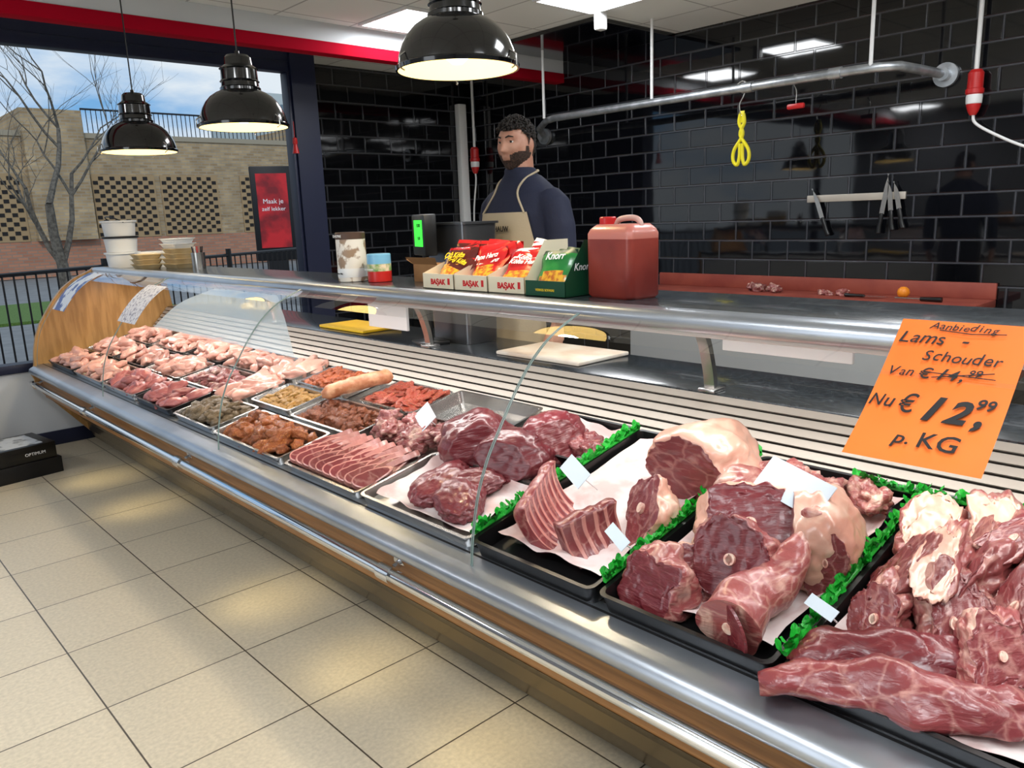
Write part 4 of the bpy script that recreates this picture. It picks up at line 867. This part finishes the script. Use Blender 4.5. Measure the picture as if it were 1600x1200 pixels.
for s in (-1,1):
    hand.append(loft([[(x+.045+k*.02,s*hy+y*s,z) for x,y in ((-w_,-.013),(w_,-.013),(w_,.013),(-w_,.013))] for z,w_,k in ((.99,.022,0),(.94,.034,.2),(.885,.042,.5))]))
    for i,(dx,L_) in enumerate(((-.030,.060),(-.010,.075),(.011,.080),(.032,.072))):
        bx_=.055+dx; hand.append(tube(spline([(bx_,s*hy,.895),(bx_+.002,s*(hy-.002),.895-L_*.45),(bx_+.004,s*(hy-.014),.895-L_*.8),(bx_+.004,s*(hy-.03),.895-L_)],4),[.0105]*12+[.007],10))
    hand.append(tube(spline([(.075,s*(hy-.002),.945),(.10,s*(hy-.007),.915),(.108,s*(hy-.017),.885),(.108,s*(hy-.024),.868)],4),[.012]*12+[.008],10))
ears=[]
for s in (-1,1):
    bm=bmesh.new(); bmesh.ops.create_icosphere(bm,subdivisions=3,radius=1); g=bm_geo(bm); M=HM@T((-.008,s*.079,.0))@RZ(s*math.radians(-20))@SC(.018,.009,.031); ears.append(xf(g,M))
feet=[loft([ell(z,rx,.045,cx,s*.10,20) for z,rx,cx in ((0,.13,.05),(.05,.125,.045),(.09,.06,-.01),(.12,.045,-.02))]) for s in (-1,1)]
headg=([tuple(HM@p) for p in HP],SF)
remesh([headg,neck_g(0,1.74)]+[torso_g(0)]+[arm_g(s) for s in(-1,1)]+[leg_g(s) for s in (-1,1)]+hand+ears+feet,'body',SKIN,.005,per,2)
remesh([torso_g(.012),neck_g(.012,1.682)]+[arm_g(s,.012) for s in (-1,1)],'turtleneck_sweater',NAVY,.009,per,8)
remesh([leg_g(s,.014) for s in (-1,1)]+[loft([ell(z,rx+.014,ry+.014,cx) for z,rx,ry,cx in torso[:4]])],'trousers',mat('dark_trousers',lin(18,18,22),.8),.011,per,4)
for s in (-1,1): mk('shoe',[(loft([ell(z,rx+.008,.052,cx,s*.10,20) for z,rx,cx in ((0.001,.13,.05),(.05,.128,.045),(.085,.08,.0),(.12,.055,-.02))]),BLKP)],per)
def cap_geo(mask,thick,seed=0,fr=60,amp=.004,edge=.003):
    mk_=[mask(n,p)+edge*12*noise.noise(p*45+V((seed,9,0))) for n,p in zip(SV,HP)]; idx={};vs=[];fs=[]
    for f in SF:
        if all(mk_[i]>0 for i in f):
            t=[]
            for i in f:
                if i not in idx:
                    idx[i]=len(vs); p=HP[i]; k=min(1,mk_[i]*2.2); tk=thick(p) if callable(thick) else thick
                    d=tk*k+amp*k*(noise.noise(p*fr+V((seed,0,0)))+.6*noise.noise(p*fr*2+V((seed,4,0))))
                    vs.append(tuple(HM@(p+SV[i]*(d+.0012))))
                t.append(idx[i])
            fs.append(tuple(t))
    return vs,fs
def hairmask(n,p):
    if p.x>.045: lim=.060+.12*abs(p.y)
    elif p.x>.012: lim=.068-(.045-p.x)/.033*.040
    elif p.x>-.012: lim=-.006
    elif p.x>-.03: lim=.024
    else: lim=-.060
    return (p.z-lim)*12
hp=[(cap_geo(hairmask,lambda p:.002+.006*sm(.01,.075,p.z),1,60,.008,.006),HAIRM)]
CR=random.Random(3); cand=[i for i in range(len(SV)) if HP[i].z>.035 and hairmask(SV[i],HP[i])>.06]; CR.shuffle(cand); chosen=[]
for i in cand:
    if len(chosen)>230: break
    if all((HP[i]-HP[j]).length>.0085 for j in chosen): chosen.append(i)
for i in chosen:     # short curls over the crown
    p=HP[i]+SV[i]*(.004+.009*sm(.03,.09,HP[i].z)+CR.uniform(-.002,.004)); r_=CR.uniform(.0065,.010)
    a=CR.uniform(0,6.28); t1=SV[i].orthogonal().normalized(); t2=SV[i].cross(t1)
    pts=[HM@(p+(t1*math.cos(a+k*1.3)+t2*math.sin(a+k*1.3))*r_*.8+SV[i]*k*.0018) for k in range(5)]
    hp.append((tube(pts,[.003,.0045,.0048,.0042,.002],6),HAIRM))
mk('hair',hp,per,ang=180)
def beardmask(n,p):
    if p.x<-.012 : return -1
    if p.x>.03:
        top=-.038+.012*sm(.03,.05,abs(p.y))
        if abs(p.y)<.020 and -.062<p.z<-.047: return -1
        if abs(p.y)<.020: top=-.040
    else: top=.0
    return (top-p.z)*14
mk('beard',[(cap_geo(beardmask,.0015,2,150,.003,.004),BEARD)],per,ang=180)
for s in (-1,1):
    c=HM@V((.072,s*.031,.018))
    e=mk('eye',[(lathe([(.0,-.0115),(.006,-.0098),(.0105,-.005),(.0115,0),(.0105,.005),(.006,.0098),(0,.0115)],16,tuple(c)),WHT)],per)
    d=(HM.to_3x3()@V((1,0,0))).normalized(); mk('iris',[(tube([c+d*.0095,c+d*.0122],[.0065,.005],12),INK)],e)
    mk('eyelid',[(tube([tuple(HM@V((.083,s*.020,.0215))),tuple(HM@V((.0865,s*.031,.0265))),tuple(HM@V((.080,s*.043,.022)))],[.003,.004,.003],8),SKIN)],e)
    mk('eyebrow',[(tube([tuple(HM@V((.098,s*.013,.036))),tuple(HM@V((.095,s*.03,.042))),tuple(HM@V((.083,s*.048,.037)))],[.003,.004,.002],8),HAIRM)],per)
def tor(z,ang,off):
    for i in range(len(torso)-1):
        if torso[i][0]<=z<=torso[i+1][0]:
            t=(z-torso[i][0])/(torso[i+1][0]-torso[i][0]); rx,ry,cx=[torso[i][k]*(1-t)+torso[i+1][k]*t for k in (1,2,3)]; break
    c,s=math.cos(ang),math.sin(ang); p=2.3
    return (cx+(rx+off)*math.copysign(abs(c)**(2/p),c),(ry+off)*math.copysign(abs(s)**(2/p),s),z)
v=[];f=[];nz=30;na=24
for i in range(nz+1):
    z=.50+(1.475-.50)*i/nz
    hw=1.35 if z<1.15 else 1.35-(z-1.15)/.325*.62
    for j in range(na+1):
        a=-hw+2*hw*j/na; zz=max(z,.885); x,y,_=tor(zz,a,.024+.004*math.sin(a*9+z*4)*(1 if z<1.1 else .3)); v.append((x+(0 if z>.88 else (.88-z)*.05),y,z))
for i in range(nz):
    for j in range(na): k=i*(na+1)+j; f.append((k,k+1,k+na+2,k+na+1))
ap=mk('apron',[((v,f),APR)],per,ang=180)
for s in (-1,1):
    p0=tor(1.47,s*.66,.022); mk('apron_strap',[(tube(spline([p0,(.100,s*.088,1.56),(.060,s*.090,1.62),(-.015,s*.088,1.655),(-.065,s*.05,1.665),(-.082,0,1.67)],5),.005,8),APR)],ap)
txt('PARKHAUW',.034,frame((.168,0,1.39),(0,1,0),(0,0,1)),INK,ap,bold=.0008)
# ------------------------------------------------------------ outdoors
GRD=mat('asphalt',lin(120,121,122),.9,col2=lin(132,133,133),ns=3); o=mk('street_ground',[(gbox(-40,90,6.35,120,-.2,-.02),GRD)],smooth=False); tag(o,'grey asphalt street outside the window','street',kind='stuff')
o=mk('sidewalk',[(gbox(-40,90,6.35,9.5,-.019,.0),brick('paving','XY',lin(130,122,116),lin(118,112,108),lin(80,78,76),.3,.3,.01,.5,.9,.2))],smooth=False); tag(o,'grey paved sidewalk beside the shop','sidewalk')
o=mk('grass_verge',[(gbox(1.5,5.5,15,19,-.019,.03),mat('grass',lin(70,100,40),.95,col2=lin(95,125,55),ns=40,bump=1))],smooth=False); tag(o,'patch of green grass along the street','grass')
BRK=brick('yellow_brick','XZ',lin(198,172,132),lin(166,140,104),lin(176,162,140),.3,.1,.015,.5,.9,.2,noise_amt=.35,vary=1.5)
BRKO=brick('orange_brick','XZ',lin(190,134,106),lin(170,116,92),lin(150,130,115),.3,.1,.015,.5,.9,.2)
bd=root('brick_building','low yellow-brick parking building with perforated brick panels and roof railing','building',(0,30,0))
mk('facade',[(gbox(-6,34,0,6,1.2,4.65),BRK),(gbox(-6,34,-.02,6,0,1.2),BRKO),(gbox(-6,34,-.05,.3,4.55,4.72),mat('coping',lin(160,150,130),.8)),(gbox(6.5,8.3,-.3,4,1.2,5.4),BRK),(gbox(16.5,18,-.3,4,1.2,5.3),BRK)],bd,smooth=False)
HOLE=mat('hole_dark',lin(34,31,30),.9); PNB=mat('panel_brick',lin(168,142,106),.9)
for x0 in (4.2,8.4,10.7,13.7,17.2):
    hs=[(gbox(x0,x0+2.1,-.04,-.02,1.2,3.35),PNB)]
    for i in range(11):
        for j in range(14):
            if (i+j)%2==0: hs.append((gbox(x0+.04+i*.184,x0+.04+i*.184+.155,-.055,-.03,1.27+j*.146,1.27+j*.146+.12),HOLE))
    mk('perforated_panel',hs,bd,smooth=False)
hs=[]
for i in range(90): hs.append((gbox(8.4+i*.16,8.42+i*.16,.1,.13,4.7,5.5),DKMETAL))
hs.append((gbox(8.4,22.8,.1,.14,5.48,5.54),DKMETAL)); mk('roof_railing',hs,bd,smooth=False)
ab=root('apartment_building','pale apartment block with balconies behind the brick building','building',(23,46,0))
mk('facade',[(gbox(0,16,0,8,0,9.2),mat('pale_render',lin(190,200,200),.8))],ab,smooth=False)
BG=mat('balcony_glass',lin(110,130,140),.2)
for k in range(3): mk('balcony',[(gbox(.5,6,-1.2,0,3+k*2.2,3.15+k*2.2),WALLW),(gbox(.5,6,-1.2,-1.15,3.15+k*2.2,4.0+k*2.2),BG)],ab,smooth=False)
ad=root('advertising_pillar','black street advertising pillar with red food poster','advertising pillar',M=T((11.65,23.3,0))@RZ(math.radians(-22)))
mk('pillar_case',[(gbox(-.62,.62,-.12,.12,.35,3.22,.03),DKMETAL),(gbox(-.3,.3,-.1,.1,0,.4),DKMETAL)],ad)
mk('poster',[(gbox(-.46,.46,-.135,-.12,.75,3.0),mat('red_poster',lin(206,30,38),.4,col2=lin(130,18,26),ns=1.4,lo=.45,hi=.6))],ad,smooth=False)
mk('poster_picture',[(lathe([(0,-.01),(.3,-.01),(.3,0)],24,(0,0,0)),mat('food_print',lin(225,200,170),.5,col2=lin(120,70,40),ns=5))],ad,M=T((0,-.14,1.35))@RX(math.radians(90)))
txt('Maak je',.2,frame((0,-.14,2.1),(1,0,0),(0,0,1)),WINK,ad); txt('zelf lekker',.17,frame((0,-.14,1.88),(1,0,0),(0,0,1)),WINK,ad)
F0=V((-1.0,6.9,0)); F1=V((9.5,12.8,0)); nf=6
for k in range(nf):
    a=F0.lerp(F1,k/nf); b=F0.lerp(F1,(k+1)/nf-.001); ps=[(tube([a+V((0,0,1.1)),b+V((0,0,1.1))],.02,6),DKMETAL),(tube([a+V((0,0,.15)),b+V((0,0,.15))],.018,6),DKMETAL),(tube([a,a+V((0,0,1.18))],.035,8),DKMETAL)]
    for i in range(1,17): p=a.lerp(b,i/17); ps.append((tube([p+V((0,0,.15)),p+V((0,0,1.1))],.009,5),DKMETAL))
    o=mk('metal_fence',ps); tag(o,'black metal bar fence panel along the sidewalk','fence','street fence panels')
TR=random.Random(11); ts_=[]
def branch(p,d,L,r,lv):
    pts=[p]; rs=[r]; n=4
    for i in range(n):
        d=(d+V((TR.uniform(-.16,.16),TR.uniform(-.16,.16),TR.uniform(-.02,.12)))).normalized(); p=p+d*L/n; pts.append(p); rs.append(r*(1-.45*(i+1)/n))
    ts_.append(tube(pts,rs,6 if lv<3 else 4))
    if lv<5:
        for k in range(3):
            q_=pts[TR.choice((2,3,4)) if k else 4]; az=TR.uniform(0,2*pi); sp2=TR.uniform(.5,1.1); nd=(d+V((math.cos(az),math.sin(az),.15))*sp2).normalized()
            branch(q_,nd,L*TR.uniform(.62,.82),r*.46,lv+1)
branch(V((3.35,14.0,0)),V((.0,0,1)),1.9,.11,0)
BARK=mat('bark',lin(110,104,94),.9,col2=lin(80,74,66),ns=20)
o=mk('bare_tree',[(g,BARK) for g in ts_]); tag(o,'leafless street tree with fine spreading branches','tree')
su=bpy.data.lights.new('sun','SUN'); su.energy=.9; su.angle=.1; su.color=(1,.95,.88)
so=bpy.data.objects.new('sun',su); C.objects.link(so); so.rotation_euler=(math.radians(52),0,math.radians(-25))
# ------------------------------------------------------------ world
W=bpy.data.worlds.new('world'); S.world=W; W.use_nodes=True; N=W.node_tree.nodes; L=W.node_tree.links
bgd=N['Background']; tc=N.new('ShaderNodeTexCoord'); mp=N.new('ShaderNodeMapping'); mp.inputs['Scale'].default_value=(1,1,3.0)
L.new(tc.outputs['Generated'],mp.inputs[0]); n=N.new('ShaderNodeTexNoise'); n.inputs['Scale'].default_value=3.4; n.inputs['Detail'].default_value=8; n.inputs['Roughness'].default_value=.55
L.new(mp.outputs[0],n.inputs['Vector']); r=N.new('ShaderNodeValToRGB'); r.color_ramp.elements[0].position=.38; r.color_ramp.elements[1].position=.56
r.color_ramp.elements[0].color=c4(lin(120,175,225)); r.color_ramp.elements[1].color=c4(lin(226,236,244)); L.new(n.outputs[0],r.inputs[0]); L.new(r.outputs[0],bgd.inputs[0]); bgd.inputs[1].default_value=.95
l=bpy.data.lights.new('west_fill','AREA'); l.shape='RECTANGLE'; l.size=3.5; l.size_y=1.6; l.energy=45; l.color=(.88,.94,1)  # added fill light in front of the closed west wall
o=bpy.data.objects.new('west_fill',l); C.objects.link(o); o.location=(-2.5,2.2,1.7); o.rotation_euler=(0,math.radians(-90),0)
